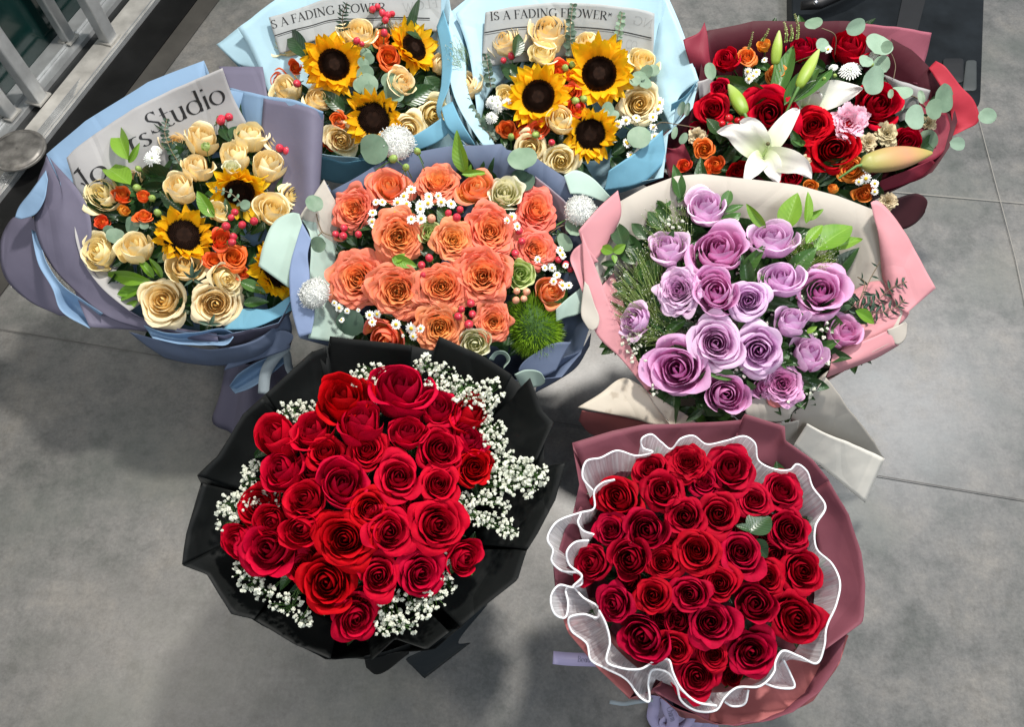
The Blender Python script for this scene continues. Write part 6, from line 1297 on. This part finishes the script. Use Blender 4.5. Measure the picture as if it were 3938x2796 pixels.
frill([(410, 385, .02), (350, 400, .015), (308, 440, .01), (305, 530, .0), (240, 550, .0), (130, 590, .005), (98, 620, .01), (72, 684, .01), (100, 740, .005), (92, 790, .0), (140, 840, -.005), (235, 860, -.01), (246, 905, -.01), (200, 925, -.005), (130, 915, .0), (90, 970, .0), (110, 1060, -.005), (160, 1078, -.01), (176, 1010, -.01), (165, 935, -.01), (200, 925, -.02), (250, 975, -.015), (330, 1030, -.01), (325, 1075, -.005), (250, 1060, .0), (180, 1080, .0), (190, 1140, -.01), (270, 1210, -.015), (290, 1290, -.015), (360, 1330, -.015), (470, 1390, -.015), (540, 1480, -.015), (580, 1500, -.015), (578, 1400, -.01), (600, 1340, .0), (670, 1350, .005), (720, 1420, .0), (740, 1490, -.005), (820, 1545, -.01), (920, 1540, -.01), (960, 1480, -.005), (1020, 1430, .0), (1140, 1420, .005), (1210, 1345, .01), (1215, 1300, .01), (1250, 1245, .01), (1330, 1270, .005), (1425, 1305, -.005), (1460, 1220, .0), (1470, 1130, .005), (1520, 1010, .01), (1538, 900, .01), (1500, 810, .0), (1420, 730, .005), (1415, 620, .01), (1465, 520, .01), (1400, 420, .0), (1370, 340, .01), (1320, 308, .015), (1290, 335, .01), (1200, 330, .0), (1130, 290, .0), (1110, 200, .015), (1060, 168, .02), (970, 190, .01), (870, 208, .0), (800, 165, .015), (740, 180, .02), (690, 232, .005), (640, 195, .01), (590, 158, .02), (545, 180, .02), (550, 225, .01), (600, 245, .01), (520, 265, .0), (420, 240, .0), (340, 275, .005), (265, 295, .015), (248, 370, .01), (300, 440, .0)], (860, 800), .98)
frill([(240, 555, .02), (225, 600, .02), (250, 640, .015), (305, 660, .01)], (860, 800), .98)
frill([(280, 690, .03), (210, 700, .03), (170, 745, .03), (180, 810, .02), (245, 870, .015), (200, 920, .01)], (860, 800), .98)
frill([(330, 1040, .02), (365, 1110, .015), (385, 1200, .01), (370, 1300, .01), (420, 1325, .01), (540, 1335, .015), (620, 1290, .02), (680, 1290, .02), (700, 1350, .02), (740, 1430, .015), (820, 1500, .01), (920, 1520, .005)], (860, 800), .98)
frill([(960, 1500, -.02), (1000, 1522, -.025), (1060, 1510, -.025), (1080, 1440, -.02)], (860, 800), .98)
frill([(1155, 1405, -.02), (1230, 1430, -.025), (1310, 1425, -.025), (1290, 1360, -.02), (1255, 1290, -.01)], (860, 800), .98)
handle(b, (P_RIBL, P_RIBL), .035, .06)
r1 = ribbon(b, Z8, [(330, 1290, .37), (250, 1288, .35), (170, 1285, .34), (100, 1278, .335)], 64, (P_RIBL, P_RIBL), label='lilac ribbon end sticking out to the left')
lettering(b, r1, Z8, 'Beau', [(222, 1300), (290, 1303)], 30, thick=.08, thin=.04, ink=plain_mat('ink_grey', (.10, .10, .16), .6))
ribbon(b, Z8, [(600, 1490, .34), (520, 1500, .32), (450, 1510, .30), (384, 1500, .29)], 20, (P_RIB, P_RIB))
r2 = ribbon(b, Z8, [(610, 1470, .33), (605, 1530, .30), (600, 1580, .28), (640, 1640, .26)], 58, (P_RIBL, P_RIBL))
r3 = ribbon(b, Z8, [(665, 1480, .33), (680, 1540, .31), (700, 1590, .29), (690, 1660, .26)], 60, (P_RIBL, P_RIBL))
lettering(b, r3, Z8, 'Charm', [(668, 1530), (690, 1600)], 34, thick=.09, thin=.04, ink=plain_mat('ink_grey', (.10, .10, .16), .6))
ribbon(b, Z8, [(800, 1560, .30), (780, 1600, .28), (730, 1630, .27), (650, 1610, .27), (700, 1560, .29)], 44, (P_RIBL, P_RIBL), twist=1.)
roses(b, Z8, [(590, 335, 92, 'full', dict(tx=-.2, ty=.5)), (775, 300, 88, 'garden', dict(tx=-.1, ty=.4, mat=M_RED2)), (990, 335, 120, 'open', dict(tx=.1, ty=.55)), (1245, 445, 108, 'full', dict(tx=.3, ty=.5)), (855, 400, 80, 'full', dict(dz=-.01)), (1105, 490, 88, 'full'), (430, 478, 116, 'open', dict(tx=-.3, ty=.3)), (650, 445, 104, 'open', dict(tx=-.1, ty=.3)), (760, 570, 100, 'full', dict(dz=-.005)), (930, 560, 98, 'open'), (390, 640, 84, 'full'), (575, 640, 105, 'cup', dict(tx=-.1, ty=.1)), (300, 805, 98, 'open', dict(tx=-.5, ty=.1)), (490, 785, 105, 'cup', dict(tx=-.2, ty=0)), (655, 800, 84, 'full', dict(dz=-.01)), (820, 745, 115, 'full'), (1040, 750, 112, 'full'), (1285, 640, 112, 'open', dict(tx=.2, ty=.2)), (1345, 840, 108, 'open', dict(tx=.3, ty=0)), (1175, 880, 88, 'full', dict(dz=-.01)), (937, 905, 98, 'full'), (602, 970, 96, 'full'), (410, 1010, 95, 'open', dict(tx=-.4, ty=-.05)), (790, 960, 90, 'open'), (1110, 1010, 102, 'cup'), (1315, 1080, 136, 'open', dict(tx=.3, ty=-.1)), (890, 1100, 115, 'full'), (560, 1170, 125, 'cup', dict(tx=-.2, ty=-.1)), (715, 1235, 84, 'full'), (900, 1262, 78, 'full'), (1095, 1250, 124, 'full', dict(tx=.1, ty=-.1)), (822, 1370, 110, 'full', dict(tx=0, ty=-.2)), (730, 1090, 78, 'cup', dict(dz=-.025)), (480, 900, 70, 'cup', dict(dz=-.025)), (1000, 1180, 70, 'cup', dict(dz=-.025)), (1180, 640, 80, 'cup', dict(dz=-.03)), (700, 690, 70, 'cup', dict(dz=-.025)), (1050, 640, 70, "cup", dict(dz=-.03)), (1200, 760, 74, "cup", dict(dz=-.03)), (840, 640, 66, "cup", dict(dz=-.03)), (1000, 1360, 60, "cup", dict(dz=-.03)), (1220, 960, 70, "cup", dict(dz=-.03)), (650, 1080, 66, "cup", dict(dz=-.03)), (520, 560, 66, "cup", dict(dz=-.03))], M_RED2, nseed=14, scale=1.14)
leaves(b, Z8, [(1080, 650, 1195, 560, .9, .0, .01), (1090, 690, 1180, 780, .9, .0, .0), (1100, 640, 1020, 610, .5, .0, .0)], M_LEAFD, wr=.9)
foliage(b, 5, (.03, .045), dz=-.058, spread=.35)

# beads of water on the red roses
mb = MB(); rs_ = [o for o in b.o.children if o.name.startswith('rose')]
for k in range(420):
    o = RND.choice(rs_); me = o.data; v = me.vertices[RND.randrange(int(len(me.vertices) * .35), int(len(me.vertices) * .9))]
    p = b.o.location + (o.matrix_basis @ v.co)
    mb.ball(p + Vector((0, 0, .0006)), RND.uniform(.0005, .0011), 6, 4)
m_, N_, L_, b_ = nodes_of('water'); b_.inputs['Roughness'].default_value = .03; b_.inputs['Transmission Weight'].default_value = 1.; b_.inputs['IOR'].default_value = 1.33
link('water_droplets', mb.mesh('water_droplets', [m_]), b.o, kind='stuff')
